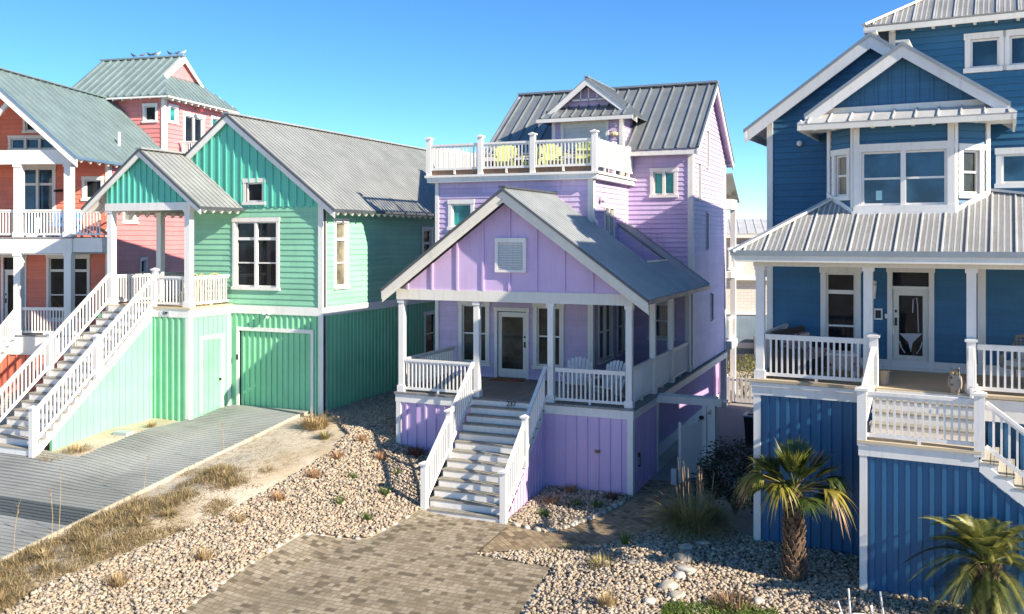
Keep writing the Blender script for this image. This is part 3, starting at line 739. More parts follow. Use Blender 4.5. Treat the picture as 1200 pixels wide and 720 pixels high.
for s_ in (-1, 1):
    xe = -9.92 + s_ * 1.75
    t.prism([(-9.92, 29.97, dg(-9.92, -.03)), (xe, 29.97, dg(xe, -.03)), (xe, 29.97, dg(xe, -.2)), (-9.92, 29.97, dg(-9.92, -.26))], (0, .06, 0))
t.box(-11.6, -8.2, 29.6, 29.64, 10.42, 10.54); tails(t, (-11.5, 29.64, 10.46), (-8.3, 29.64, 10.46), (0, 1, .3), .42, .05, .08, .3)
t.box(-10.5, -9.3, 30.2, 30.24, 11.18, 11.24)
for x in (-10.2, -9.92, -9.62): t.box(x - .02, x + .02, 30.2, 30.23, 11.2, 11.6)
P.part('dormer_trim', t, WHITE, do)
t = MB(); t.blob((-8.95, DY - .1, 9.97), (.16, .09, .09)); t.box(-9.0, -8.9, DY - .08, DY, 9.93, 10.0); P.part('wall_lamp', t, plain('lamp_amber', (0.72, 0.55, 0.33), .4))
t = MB(); t.blob((XI + .12, 27.05, 7.68), (.12, .12, .1)); t.box(XI, XI + .1, 27.0, 27.1, 7.66, 7.74); P.part('security_light', t, WHITE)
# --- porch railings, stairs
P_ = (XL + .1, YF + .1); zd = DK
railing(P, (XL + .2, YF + .08, zd), (-10.85, YF + .08, zd), M_, .92)
railing(P, (-8.45, YF + .08, zd), (XR - .2, YF + .08, zd), M_, .92)
for a, c in ((YF + .2, 25.28), (25.44, 27.42), (27.58, 29.82)): railing(P, (XR - .1, a, zd), (XR - .1, c, zd), M_, .98, sp=.1)
railing(P, (XL + .1, YF + .2, zd), (XL + .1, YD - .1, zd), M_, .92)
NS = 13; RS, TR = (DK + 0.26) / 13, 0.232
stairs(P, (-10.72, YF - .09, DK), (0, -1), (1, 0), NS, RS, TR, 2.0, M_, TREAD_TAN)
yb = YF - .09 - TR * 12
for x in (-10.77, -8.67):
    ym = YF - .09 - TR * 6.1; zm = DK - RS * 6.5
    post(P, x, yb + .05, -0.25, 0.98, M_, .15); post(P, x, ym, zm - .15, zm + 1.08, M_, .13)
    railing(P, (x, yb + .1, -.02), (x, ym - .05, zm + .02), M_, .95, sp=.12)
    railing(P, (x, ym + .05, zm + .1), (x, YF - .05, DK + .02), M_, .95, sp=.12)
sk = MB()
pl = right(-8.72); zz = lambda y: -.26 + (y - yb) * (DK + .0) / (YF - .09 - yb) - .12
battens(sk, pl, [(yb + .35, -.5), (YF, -.5), (YF, zz(YF) - .05), (yb + .35, zz(yb + .35))], sp=.2, w=.04, d=.02)
P.part('stair_skirt', sk, LAVB)
text_part(P, '237', 0.19, (-9.62, YF - .135, 2.085), (R(90), 0, 0), BLACK)
# --- rear balconies seen past the corner
t = MB()
for x, y in ((RW + .12, YE + 1.2),): t.cen(x, y, 0, .2, .2, 8.0)
P.part('rear_column', t, WHITE)
t = MB(); t.box(-9, RW + .25, YE, YE + 1.4, 2.2, 2.5); t.box(-9, RW + .25, YE, YE + 1.4, 4.95, 5.2); t.box(-9, RW + .25, YE, YE + 1.35, 7.6, 8.0); P.part('rear_balcony', t, WHITE)
railing(P, (RW + .12, YE + .1, 2.5), (RW + .12, YE + 1.1, 2.5), M_); railing(P, (RW + .12, YE + .1, 5.2), (RW + .12, YE + 1.1, 5.2), M_)
t = MB(); roof_plane(t, [(-9, YE, 9.0), (RW + .3, YE, 9.0), (RW + .3, YE + 1.7, 7.95), (-9, YE + 1.7, 7.95)], .05, .42); P.part('rear_roof', t, SEAM_GREY)
t = MB(); t.tube([(RW + .05, YD, 0), (RW + .05, YD, 0.01)], .01, 4)
# ================================================================ the green house
GRN = paint('mint_siding', (0.27, 0.58, 0.385), 0.55, 0.06, 0.14, boards=.175)
GRNB = paint('green_boards', (0.24, 0.58, 0.34), 0.55, 0.05, 0.10)
TEALB = paint('teal_gable_boards', (0.115, 0.50, 0.375), 0.55, 0.05, 0.08)
G = House('beach_house', (-20.4, 28.0, 1.0), 0, 'mint green beach house with gabled entry porch, long white stairs and green garage door')
GX, GY, GP, PX = -16.7, 24.4, 22.47, -20.24
gl = -24.1
ro = lambda x, dz=0: 10.52 - .76 * abs(x + 20.3) + dz
fg, rg = front(GY), right(GX)
w1 = window(G, fg, -20.05, -18.43, 4.92, 7.02, M_, GL_DARK, panes=2, trim=.11, transom=.55)
w2 = window(G, fg, -19.62, -18.98, 7.66, 8.28, M_, GL_DARK, trim=.11, rail=False)
gar = (-19.9, -17.12, 1.0, 3.5)
u = MB()
laps(u, fg, [(-21.75, 4.3), (GX, 4.3), (GX, 7.52), (-21.75, 7.52)], [w1], exp=.175)
w3 = window(G, rg, 25.1, 25.72, 4.95, 7.0, M_, GL_TAN, trim=.1, transom=.55)
w4 = window(G, rg, 30.95, 31.6, 4.9, 6.8, M_, GL_DARK, trim=.1, transom=.5)
laps(u, rg, [(GY, 4.3), (38, 4.3), (38, 7.5), (GY, 7.5)], [w3, w4], exp=.175)
u.box(-21.8, GX, 37.9, 38, 1, 7.5); u.box(-21.85, -21.75, GY, 38, 1, 7.5)
G.part('siding', u, GRN)
g = MB()
gp = Plane(0, GY - .03, 1, 0, 0, -1)
battens(g, gp, [(-23.9, ro(-23.9) - .12), (-23.9, 7.5), (-16.72, 7.5), (-16.72, ro(-16.72) - .12), (-20.3, 10.36)], [w2], sp=.305, w=.05, d=.03, s_ref=-20.41)
for k in range(24): # scalloped board ends below the gable
    x = -20.41 + .305 * (k - 11) + .15
    if -23.8 < x < -16.75: gp.box(g, x - .06, x + .06, 7.44, 7.5, -.03, 0.0)
G.part('gable_wall', g, TEALB)
b = MB()
battens(b, fg, [(PX, .6), (GX, .6), (GX, 4.06), (PX, 4.06)], [gar], sp=.22, w=.05, d=.03)
battens(b, rg, [(GY, .5), (38, .5), (38, 4.06), (GY, 4.06)], [(31.1, 31.95, 2.1, 3.6)], sp=.22, w=.05, d=.025)
battens(b, front(GP), [(-21.66, .4), (PX, .4), (PX, 4.06), (-21.66, 4.06)], sp=.24, w=.06, d=.04)
battens(b, right(PX), [(GP, .5), (GY, .5), (GY, 4.06), (GP, 4.06)], sp=.22, w=.04, d=.018)
b.box(-23.5, -21.66, GP, GP + .1, .4, 4.06); b.box(-24, -23.5, GP, 38, .5, 4.06); b.box(-24, GX, 37.9, 38, .5, 4.06)
G.part('base_wall', b, GRNB)
window(G, rg, 31.1, 31.95, 2.1, 3.6, M_, GL_DARK, trim=.09)
d = MB(); battens(d, Plane(0, GY + .06, 1, 0, 0, -1), [(gar[0], gar[2]), (gar[1], gar[2]), (gar[1], gar[3]), (gar[0], gar[3])], sp=.215, w=.045, d=.025)
for z in (1.62, 2.25, 2.88): fg.box(d, gar[0], gar[1], z - .012, z + .012, -.07, -.052)
G.part('garage_door', d, GRNB, label='green garage door of vertical boards')
t = MB(); fg.box(t, gar[0] - .1, gar[0], .8, gar[3] + .12, -.1, .045); fg.box(t, gar[1], gar[1] + .1, .8, gar[3] + .12, -.1, .045); fg.box(t, gar[0], gar[1], gar[3], gar[3] + .12, -.1, .04)
G.part('garage_trim', t, WHITE)
t = MB()
fg.box(t, PX, GX + .04, 4.06, 4.32, -.1, .055); rg.box(t, GY, 38, 4.06, 4.32, -.1, .05)
front(GP).box(t, -23.6, PX + .04, 4.04, 4.30, -.1, .05); right(PX).box(t, GP, GY - .06, 4.04, 4.30, -.1, .045)
G.part('skirt_band', t, WHITE)
t = MB()
fg.box(t, GX - .13, GX + .045, .6, 4.06, -.1, .05); rg.box(t, GY, GY + .14, .6, 4.06, -.05, .045)
fg.box(t, GX - .13, GX + .05, 4.32, 7.6, -.1, .06); rg.box(t, GY, GY + .13, 4.32, 7.5, -.05, .05)
front(GP).box(t, PX - .12, PX + .03, .5, 4.04, -.1, .045); right(PX).box(t, GP, GP + .13, .5, 4.04, -.05, .03); right(PX).box(t, GY - .2, GY - .05, .5, 4.04, -.05, .03)
G.part('corner_board', t, WHITE)
# side door beside the garage, flush boards
t = MB(); rp_ = right(PX)
for a0, a1, z0, z1 in ((22.92, 23.02, 1.02, 3.3), (23.9, 24.0, 1.02, 3.3), (22.92, 24.0, 3.3, 3.42)): rp_.box(t, a0, a1, z0, z1, 0, .045)
fr = G.part('door_frame', t, WHITE)
t = MB(); battens(t, Plane(PX + .012, 0, 0, 1, 1, 0), [(23.02, 1.02), (23.9, 1.02), (23.9, 3.3), (23.02, 3.3)], sp=.22, w=.04, d=.012, back=0.01); do = G.part('door', t, paint('pale_green_boards', (0.23, 0.58, 0.33)), label='pale green board side door')
t = MB(); rp_.box(t, 23.78, 23.84, 1.95, 2.02, .02, .08); G.part('handle', t, BLACK, do)
t = MB(); fg.box(t, -19.99, -19.93, 2.55, 2.72, .045, .07); G.part('keypad', t, BLACK)
t = MB(); fg.box(t, -18.77, -18.65, 4.1, 4.2, .05, .1); t.blob((-18.81, GY - .16, 4.1), (.06, .09, .06)); t.blob((-18.6, GY - .16, 4.1), (.06, .09, .06)); t.blob((-18.7, GY - .15, 3.98), (.05, .06, .06)); G.part('security_light', t, WHITE)
# porch deck, columns, railing
t = MB(); t.box(-23.62, PX + .08, GP - .08, 28, 4.30, 4.36); t.box(-23.62, -21.8, GY, 36, 4.301, 4.36); G.part('porch_deck', t, DECK_TAN)
for x, y in ((-23.5, GP + .1), (PX - .1, GP + .1), (-23.5, 24.7), (-23.5, 29.5)): column(G, x, y, 4.36, 7.4, M_, .2)
post(G, -21.66, GP + .05, 4.2, 5.48, M_, .13)
railing(G, (-21.58, GP + .08, 4.36), (PX - .2, GP + .08, 4.36), M_, .95)
railing(G, (PX - .08, GP + .22, 4.36), (PX - .08, GY - .04, 4.36), M_, .95)
railing(G, (-23.5, GP + .22, 4.36), (-23.5, 24.58, 4.36), M_, .95); railing(G, (-23.5, 24.82, 4.36), (-23.5, 29.4, 4.36), M_, .95)
t = MB(); front(GP).box(t, -23.65, PX + .06, 7.36, 7.6, -.16, .04); right(PX).box(t, GP, GY, 7.36, 7.56, -.16, .03); left(-23.62).box(t, GP, 36, 7.36, 7.56, -.16, .03); G.part('porch_beam', t, WHITE)
pr_ = lambda x, dz=0: 9.27 - .76 * abs(x + 22.1) + dz
g = MB(); pg = Plane(0, GP - .0, 1, 0, 0, -1); battens(g, pg, [(-23.62, 7.6), (PX + .02, 7.6), (PX + .02, pr_(PX) - .12), (-22.1, 9.12), (-23.62, pr_(-23.62) - .12)], sp=.24, w=.045, d=.028, s_ref=-22.2); G.part('porch_gable', g, TEALB)
t = MB(); t.box(-23.5, PX - .1, GP + .05, GY - .1, 7.5, 7.53); G.part('porch_ceiling', t, WHITE)
def gable_roof(Hs, fn, xc, xl, xr, y0, y1, mat, sp, w, h, trim_mat, edge_mat, fascia=.18, tsp=.42, tl=True, rname='roof'):
    r = MB()
    roof_plane(r, [(xc, y0, fn(xc)), (xr, y0, fn(xr)), (xr, y1, fn(xr)), (xc, y1, fn(xc))], .03, sp, w, h)
    roof_plane(r, [(xc, y0, fn(xc)), (xl, y0, fn(xl)), (xl, y1, fn(xl)), (xc, y1, fn(xc))], .03, sp, w, h)
    rf = Hs.part(rname, r, mat)
    t = MB()
    for xe in (xl, xr):
        t.prism([(xc, y0 + .03, fn(xc, -.05)), (xe, y0 + .03, fn(xe, -.05)), (xe, y0 + .03, fn(xe, -.05 - fascia)), (xc, y0 + .03, fn(xc, -.07 - fascia))], (0, .05, 0))
        t.prism([(xc, y0 + .08, fn(xc, -.035)), (xe, y0 + .08, fn(xe, -.035)), (xe, y1, fn(xe, -.035)), (xc, y1, fn(xc, -.035))], (0, 0, -.03))
        sx = 1 if xe > xc else -1
        if not tl: t.box(min(xe, xe - .04 * sx), max(xe, xe - .04 * sx), y0 + .02, y1, fn(xe, -.2), fn(xe, -.04))
        else: tails(t, (xe - .05 * sx, y0 + .15, fn(xe) - .115), (xe - .05 * sx, y1 - .1, fn(xe) - .115), (-sx, 0, .76), tsp, .07, .11, .42)
    Hs.part('roof_trim', t, trim_mat, rf)
    e = MB()
    for xe in (xl, xr):
        e.prism([(xc, y0 - .01, fn(xc, .03)), (xe, y0 - .01, fn(xe, .03)), (xe, y0 - .01, fn(xe, -.05)), (xc, y0 - .01, fn(xc, -.05))], (0, .05, 0))
        sx = 1 if xe > xc else -1; e.box(min(xe, xe + .02 * sx), max(xe, xe + .02 * sx), y0, y1, fn(xe, -.06), fn(xe, .03))
    Hs.part('roof_edge', e, edge_mat, rf)
    e = MB(); e.beam((xc, y0, fn(xc, .04)), (xc, y1, fn(xc, .04)), .26, .05); Hs.part('ridge_cap', e, mat, rf)
    return rf
gable_roof(G, ro, -20.3, -24.45, -16.15, GY - .22, 38.4, RIB_TAN, .23, .045, .028, WHITE, DARK_EDGE, .2)
gable_roof(G, pr_, -22.1, -24.5, -19.68, GP - .2, GY + .02, RIB_TAN, .23, .045, .028, WHITE, DARK_EDGE, .16, rname='porch_roof')
# stairs down to the boardwalk
NS = 19; RS, TR = (4.36 - .62) / 19, .243
stairs(G, (-23.46, GP - .09, 4.36), (0, -1), (1, 0), NS, RS, TR, 1.8, M_, TREAD_TAN)
yb = GP - .09 - TR * 18; ym = GP - .09 - TR * 8.9; zm = 4.36 - RS * 9.4
for x in (-23.5, -21.62):
    post(G, x, yb + .05, .6, 1.9, M_, .15); post(G, x, ym, zm - .15, zm + 1.12, M_, .15)
    railing(G, (x, yb + .1, .9), (x, ym - .06, zm + .04), M_, .95, sp=.125)
    railing(G, (x, ym + .06, zm + .1), (x, GP - .02, 4.36 + .05), M_, .95, sp=.125)
s_ = MB(); zz = lambda y: .62 + (y - yb) * (4.36 - .62) / (GP - .09 - yb) - .14
battens(s_, right(-21.68), [(yb + .7, .3), (GP, .3), (GP, zz(GP) - .05), (yb + .7, zz(yb + .7))], sp=.24, w=.03, d=.014)
G.part('stair_skirt', s_, GRNB)
t = MB(); p, q = V((-21.66, yb, zz(yb) + .02)), V((-21.66, GP, zz(GP) + .02)); t.prism([p - V((0, 0, .08)), q - V((0, 0, .08)), q + V((0, 0, .08)), p + V((0, 0, .08))], (.045, 0, 0)); G.part('stringer', t, WHITE)
t = MB(); t.box(-21.33, -20.95, GP - .075, GP - .05, 4.1, 4.24); pq = G.part('number_plaque', t, plain('plaque', (.55, .58, .6), .4))
text_part(G, '239', .13, (-21.12, GP - .085, 4.165), (R(90), 0, 0), BLACK)
# ================================================================ the coral house (own frame, turned towards the camera)
COR = paint('coral_siding', (0.78, 0.22, 0.145), 0.55, 0.06, 0.14, boards=.17)
COR_SUN = paint('coral_siding_sunlit', (0.75, 0.26, 0.255), 0.55, 0.06, 0.1, boards=.2)  # same coral paint, tinted pinker to imitate sun on side and tower walls
K = House('beach_house', (-21.0, 36.0, 1.0), YAW - 6.0, 'coral red beach house with double porches, green grey metal roof and rooftop tower')
KF, KW, KX = 31.1, 33.5, -18.9
x0 = -26.0
kf, kr = front(KW), right(KX)
ho = [window(K, kf, -19.85, -19.2, 8.0, 8.7, M_, GL_DARK, trim=.11, rail=False),
      window(K, kf, -22.4, -21.15, 6.6, 9.15, M_, GL_SKY, trim=.13, panes=2, rail=False, transom=.6, name='door'),
      door(K, kf, -23.15, -22.3, 3.05, 5.75, M_, GL_DARK, transom=.5, handle=-1),
      window(K, kf, -21.3, -19.75, 3.4, 5.75, M_, GL_DARK, panes=2, trim=.1, transom=.5),
      window(K, kf, -22.25, -21.7, 10.6, 11.15, M_, GL_DARK, trim=.1, rail=False),
      window(K, kf, -22.85, -21.1, 9.9, 10.3, M_, GL_SKY, panes=3, trim=.1, rail=False)]
kro = lambda x, dz=0: 12.74 - .865 * abs(x + 22.5) + dz
w = MB()
laps(w, kf, [(x0, 3.0), (KX, 3.0), (KX, 9.3), (-22.5, 12.5), (x0, 9.4)], ho, exp=.17)
K.part('siding', w, COR)
w = MB()
hr = [window(K, kr, 34.6, 35.5, 7.15, 7.75, M_, GL_TAN, trim=.1, rail=False), window(K, kr, 35.9, 36.3, 4.6, 5.6, M_, GL_DARK, trim=.08)]
laps(w, kr, [(KW, 1.0), (44, 1.0), (44, 9.3), (KW, 9.3)], hr, exp=.2)
w.box(x0, KX, 43.9, 44, 1, 9.3); w.box(x0, x0 + .1, KW, 44, 1, 9.3)
K.part('side_siding', w, COR_SUN)
t = MB(); kf.box(t, KX - .12, KX + .04, 3.0, 9.4, -.05, .05); kr.box(t, KW, KW + .14, 3.0, 9.4, -.05, .04); K.part('corner_board', t, WHITE)
b = MB(); battens(b, front(KF), [(x0, .2), (-19.0, .2), (-19.0, 2.4), (x0, 2.4)], sp=.3, w=.05, d=.03); battens(b, right(-19.0), [(KF, .2), (KW, .2), (KW, 2.4), (KF, 2.4)], sp=.3); K.part('base_wall', b, COR)
for nm, z, zb in (('lower', 3.05, 2.35), ('upper', 6.53, 5.95)):
    t = MB(); front(KF).box(t, x0, -18.9, zb, z - .05, -.15, .05); right(-18.95).box(t, KF, KW, zb, z - .05, -.15, .05); K.part('porch_band', t, WHITE)
    t = MB(); t.box(x0, -18.85, KF - .08, KW - .03, z - .05, z); K.part('porch_deck', t, DECK_GREY)
t = MB(); t.box(x0, -19.0, KF + .02, KW - .05, 9.4, 9.44); t.box(x0, -19.0, KF + .02, KW - .05, 5.9, 5.94); K.part('porch_ceiling', t, WHITE)
t = MB(); front(KF).box(t, x0, -18.92, 9.12, 9.62, -.18, .05); K.part('porch_beam', t, WHITE)
for x in (-19.08, -20.98, -22.9):
    column(K, x, KF + .1, 6.53, 9.12, M_, .26); column(K, x, KF + .1, 3.05, 5.95, M_, .26)
for z in (6.53, 3.05):
    railing(K, (-20.84, KF + .1, z), (-19.22, KF + .1, z), M_, .98)
railing(K, (-22.76, KF + .1, 6.53), (-21.12, KF + .1, 6.53), M_, .98)
railing(K, (-19.0, KF + .12, 6.53), (-17.85, KF + .14, 6.53), M_, .98)
t = MB(); t.box(-19.0, -17.8, KF, KF + .6, 6.0, 6.5); K.part('side_balcony', t, WHITE)
stairs(K, (-22.75, KF - .09, 3.05), (0, -1), (1, 0), 11, .18, .27, 1.7, M_, DECK_GREY)
for x in (-22.8, -21.0): railing(K, (x, KF - 2.7, 1.25), (x, KF - .02, 3.08), M_, .95, sp=.12)
t = MB(); t.beam((-22.75, KF - .1, 9.75), (-21.25, KF - .1, 11.3), .1, .14); t.beam((-22.75, KF - .2, 11.0), (-21.9, KF - .2, 11.0), .12, .16); K.part('gable_brace', t, WHITE)
gable_roof(K, kro, -22.5, -26.3, -18.55, 30.75, 40.5, SEAM_BLUE, .46, .028, .045, WHITE, metal('roof_edge_blue', (.16, .26, .36), .4, .4), .3, .62)
t = MB(); t.tube([(-18.9 - .7, 35.5, 9.9), (-18.9 - .7, 35.5, 10.75)], .06, 8); K.part('vent_pipe', t, WHITE)
t = MB(); t.box(-21.0, -20.9, KW - .2, KW, 8.25, 8.33); t.tube([(-20.9, KW - .12, 8.3), (-20.7, KW - .12, 8.3)], .05, 8); K.part('wall_lamp', t, BLACK)
# rooftop tower (built in the same house, turned a little)
TW = House('tower', (-29.0, 38.0, 6.0), YAW - 15.0, None, None)
del_ = TW.root
bx = Fr15 = None
tx, ty, tz = -25.7, 36.05, 12.85     # right front corner of the tower, eave height, in the 15 degree frame
tf, trr = front(ty), right(tx)
TOWER_COR_SUN = COR_SUN
h1 = window(TW, tf, tx - 1.0, tx - .45, 11.75, 12.4, M_, GL_DARK, trim=.1, rail=False)
h2 = [window(TW, trr, ty + .35, ty + .85, 11.75, 12.4, M_, GL_TEAL, trim=.1, rail=False), window(TW, trr, ty + 3.7, ty + 4.25, 11.6, 12.3, M_, GL_TEAL, trim=.1, rail=False),
      window(TW, trr, ty + 1.5, ty + 2.9, 9.95, 12.15, M_, GL_DARK, panes=2, rail=False, trim=.14, name='door')]
w = MB(); laps(w, tf, [(tx - 4.5, 9), (tx, 9), (tx, tz), (tx - 4.5, tz)], [h1], exp=.2); laps(w, trr, [(ty, 9), (ty + 4.7, 9), (ty + 4.7, tz), (ty, tz)], h2, exp=.2)
w.box(tx - 4.5, tx - 4.4, ty, ty + 4.7, 9, tz); w.box(tx - 4.5, tx, ty + 4.6, ty + 4.7, 9, tz)
TW.part('siding', w, TOWER_COR_SUN)
t = MB(); tf.box(t, tx - .14, tx + .04, 9, tz, -.05, .05); trr.box(t, ty, ty + .14, 9, tz, -.05, .04); trr.box(t, ty + 4.56, ty + 4.74, 9, tz, -.05, .04); TW.part('corner_board', t, WHITE)
o = .55; zr = 15.05; ym = ty + 2.35; ey = 2.35 + o; sl = (zr - tz + .05) / ey
fz = lambda y: zr - sl * abs(y - ym)
xg = tx - .75    # plane of the small gable on the right
r = MB()
xl = tx - 5.2
yg = 1.35
roof_plane(r, [(xl, ym, zr), (xg, ym, zr), (xg, ym - yg, fz(ym - yg)), (tx + o, ty - o, fz(ty - o)), (xl, ty - o, fz(ty - o))], .04, .42, .08, .07)
roof_plane(r, [(xl, ym, zr), (xg, ym, zr), (xg, ym + yg, fz(ym + yg)), (tx + o, ym + ey, fz(ym + ey)), (xl, ym + ey, fz(ym + ey))], .04, .42, .06, .05)
roof_plane(r, [(xg, ym - yg, fz(ym - yg)), (xg, ym + yg, fz(ym + yg)), (tx + o, ym + ey, fz(ym + ey)), (tx + o, ty - o, fz(ty - o))], .04, .36, .03, .045)
r.beam((xl, ym, zr + .05), (xg + .15, ym, zr + .05), .24, .07)
rt = TW.part('roof', r, SEAM_BLUE)
t = MB()
for s_ in (-1, 1):
    t.prism([(xg + .16, ym, zr - .02), (xg + .16, ym + s_ * yg * 1.1, fz(ym + yg * 1.1) - .02), (xg + .16, ym + s_ * yg * 1.1, fz(ym + yg * 1.1) - .2), (xg + .16, ym, zr - .28)], (.05, 0, 0))
    t.prism([(xg - .2, ym, zr - .03), (xg - .2, ym + s_ * yg * 1.1, fz(ym + yg * 1.1) - .03), (xg + .2, ym + s_ * yg * 1.1, fz(ym + yg * 1.1) - .03), (xg + .2, ym, zr - .03)], (0, 0, -.03))
t.box(xl, tx + o, ty - o, ty - o + .05, fz(ty - o) - .11, fz(ty - o) - .04); t.box(tx + o - .05, tx + o, ty - o, ym + ey, fz(ty - o) - .11, fz(ty - o) - .04)
tails(t, (tx - 4, ty - o + .06, tz - .2), (tx + .3, ty - o + .06, tz - .12), (0, 1, .3), .5, .06, .13, .45); tails(t, (tx + o - .06, ty - .3, tz - .2), (tx + o - .06, ym + ey - .2, tz - .2), (-1, 0, .3), .5, .06, .13, .45)
TW.part('roof_trim', t, WHITE, rt)
t = MB(); t.prism([(xg + .02, ym - yg, fz(ym - yg)), (xg + .02, ym + yg, fz(ym - yg)), (xg + .02, ym, zr - .05)], (-.06, 0, 0)); TW.part('gable_wall', t, TOWER_COR_SUN, rt)
t = MB(); t.tube([(tx + .05, ty + 2.15, 12.5), (tx + .3, ty + 2.15, 12.62), (tx + .42, ty + 2.15, 12.5)], .025, 6); t.tube([(tx + .42, ty + 2.15, 12.52), (tx + .42, ty + 2.15, 12.38)], [.05, .16], 10); TW.part('wall_lamp', t, plain('dark_red_lamp', (.2, .03, .04)))
pp = [(tx + .1, ty + 1.0), (tx + 1.9, ty + 1.0), (tx + 1.9, ty + 4.2)]
for a, c in zip(pp[:-1], pp[1:]): railing(TW, (a[0], a[1], 9.9), (c[0], c[1], 9.9), M_, 1.0)
post(TW, tx + 1.9, ty + 1.0, 9.8, 11.05, M_, .16)
t = MB(); t.box(tx, tx + 2, ty + .9, ty + 4.4, 9.6, 9.88); TW.part('balcony_floor', t, WHITE)
# hang the tower under the coral house as one part
TW.root.name = 'tower'
for k in ('label', 'category'):
    if k in TW.root: del TW.root[k]
mw = TW.root.matrix_basis.copy()
TW.root.parent = K.root
kb = Matrix.LocRotScale(K.root.location, K.root.rotation_euler, None); tb = Matrix.LocRotScale(TW.root.location, TW.root.rotation_euler, None)
TW.root.matrix_local = kb.inverted() @ tb
TOWER = (TW, xl, xg, ym, zr, kb @ (kb.inverted() @ tb))
# third-level limit: tower's own parts become sub-parts; deeper meshes move up to the tower
def flatten_tower(root):
    for part in list(root.children):
        for sub in list(part.children):
            for c in [sub] + list(sub.children_recursive):
                m = part.matrix_local @ c.matrix_local if c.parent == part else c.matrix_local
                c.parent = root
flatten_tower(TW.root)
# ================================================================ the blue house (own frame)
BLU = paint('blue_siding', (0.028, 0.133, 0.255), 0.5, 0.07, 0.12, boards=.15)
BLUB = paint('blue_boards', (0.021, 0.12, 0.25), 0.5, 0.06, 0.10)
B = House('beach_house', (-2.0, 25.0, 0.0), YAW - 28.0, 'deep blue beach house with white trim, bay window, hipped metal porch roof and side stairs')
BXL, BF, BD, BW, BXR = -4.75, 20.0, 3.5, 22.85, 5.5
LX, LY, LZ = -2.38, 18.25, 2.77
fB, fL, fW = front(BF), front(LY), front(BW)
b = MB()
battens(b, fB, [(BXL + .1, -.6), (LX + .02, -.6), (LX + .02, 3.16), (BXL + .1, 3.16)], sp=.21, w=.06, d=.034, s_ref=BXL + .06)
b.box(LX, BXR, BF, BF + .1, -.6, 3.16)
battens(b, fB, [(-0.4, -.6), (BXR, -.6), (BXR, 3.16), (-0.4, 3.16)], sp=.27, w=.085, d=.032)
sz = lambda x: LZ - .27 - max(0, x + .43) * .76
battens(b, fL, [(LX + .1, -.7), (3.2, -.7), (3.2, sz(3.2)), (-.43, LZ - .27), (LX + .1, LZ - .27)], sp=.2, w=.07, d=.03, s_ref=LX + .2)
battens(b, left(LX + .03), [(LY, -.7), (BF, -.7), (BF, LZ - .3), (LY, LZ - .3)], sp=.27, w=.08, d=.03)
battens(b, left(BXL + .03), [(BF, -.6), (34, -.6), (34, 3.16), (BF, 3.16)], sp=.27, w=.08, d=.03)
b.box(BXL, BXR, 33.9, 34, -.5, 3.2)
B.part('base_wall', b, BLUB)
t = MB(); fB.box(t, BXL - .02, BXL + .13, -.6, 3.16, -.1, .045); left(BXL).box(t, BF, BF + .14, -.6, 3.16, -.05, .03)
fL.box(t, LX - .02, LX + .11, -.7, LZ - .27, -.1, .045); left(LX).box(t, LY + .02, LY + .13, -.7, LZ - .27, -.08, .03)
B.part('corner_board', t, WHITE)
t = MB(); fB.box(t, BXL - .05, LX + .1, 3.16, 3.42, -.1, .06); fB.box(t, BXL - .08, LX + .1, 3.35, 3.43, -.1, .10); fB.box(t, -.6, BXR, 3.0, 3.42, -.1, .06); left(BXL).box(t, BF, 34, 3.16, 3.42, -.1, .05); B.part('skirt_band', t, WHITE)
t = MB(); t.box(BXL - .1, BXR, BF - .12, BW - .03, 3.44, BD); B.part('porch_deck', t, DECK_TAN)
# landing and steps
t = MB(); t.box(LX - .06, -.38, LY - .09, BF - .12, LZ - .05, LZ); B.part('landing', t, DECK_TAN)
t = MB(); fL.box(t, LX - .04, -.43, LZ - .29, LZ - .05, -.1, .055); left(LX).box(t, LY, BF, LZ - .29, LZ - .05, -.1, .05); B.part('landing_band', t, WHITE)
stairs(B, (LX + .08, BF - .14, BD), (0, -1), (1, 0), 4, .1825, .3, 1.8, M_, TREAD_TAN)
stairs(B, (-.38, LY - .03, LZ), (1, 0), (0, 1), 15, .19, .25, 1.4, M_, TREAD_TAN)
t = MB(); p, q = V((-.42, LY - .05, LZ - .10)), V((3.2, LY - .05, LZ - .10 - 3.62 * .76)); t.prism([p - V((0, 0, .26)), q - V((0, 0, .26)), q - V((0, 0, .05)), p - V((0, 0, .05))], (0, .03, 0)); B.part('stringer', t, WHITE)
post(B, LX + .02, LY, LZ - .1, 3.68, M_, .16); post(B, -.42, LY, LZ - .1, 3.74, M_, .17); post(B, LX + .02, BF - .02, BD - .1, 4.5, M_, .16); post(B, -.6, BF - .02, BD - .1, 4.5, M_, .15)
post(B, 3.25, LY + .03, -.2, 1.1, M_, .15)
railing(B, (LX + .1, LY, LZ), (-.5, LY, LZ), M_, .9)
railing(B, (LX + .02, LY + .1, LZ), (LX + .02, BF - .1, LZ + .65), M_, .9)
railing(B, (-.32, LY + .03, LZ - .02), (3.2, LY + .03, LZ - .02 - 3.52 * .76), M_, .9, sp=.12)
railing(B, (BXL + .2, BF + .08, BD), (LX - .06, BF + .08, BD), M_, .95); railing(B, (-.5, BF + .08, BD), (1.4, BF + .08, BD), M_, .95); railing(B, (1.6, BF + .08, BD), (3.4, BF + .08, BD), M_, .95)
railing(B, (BXL + .1, BF + .2, BD), (BXL + .1, BW - .1, BD), M_, .95)
railing(B, (-.6, LY + 1.5, LZ), (-.6, BF - .1, BD), M_, .92)
for x in (BXL + .1, -2.48, -.6, 1.5, 3.5): column(B, x, BF + .09, BD, 5.92, M_, .17)
t = MB(); fB.box(t, BXL - .03, BXR, 5.9, 6.14, -.18, .03); left(BXL).box(t, BF, BW, 5.9, 6.14, -.18, .03); B.part('porch_beam', t, CREAM)
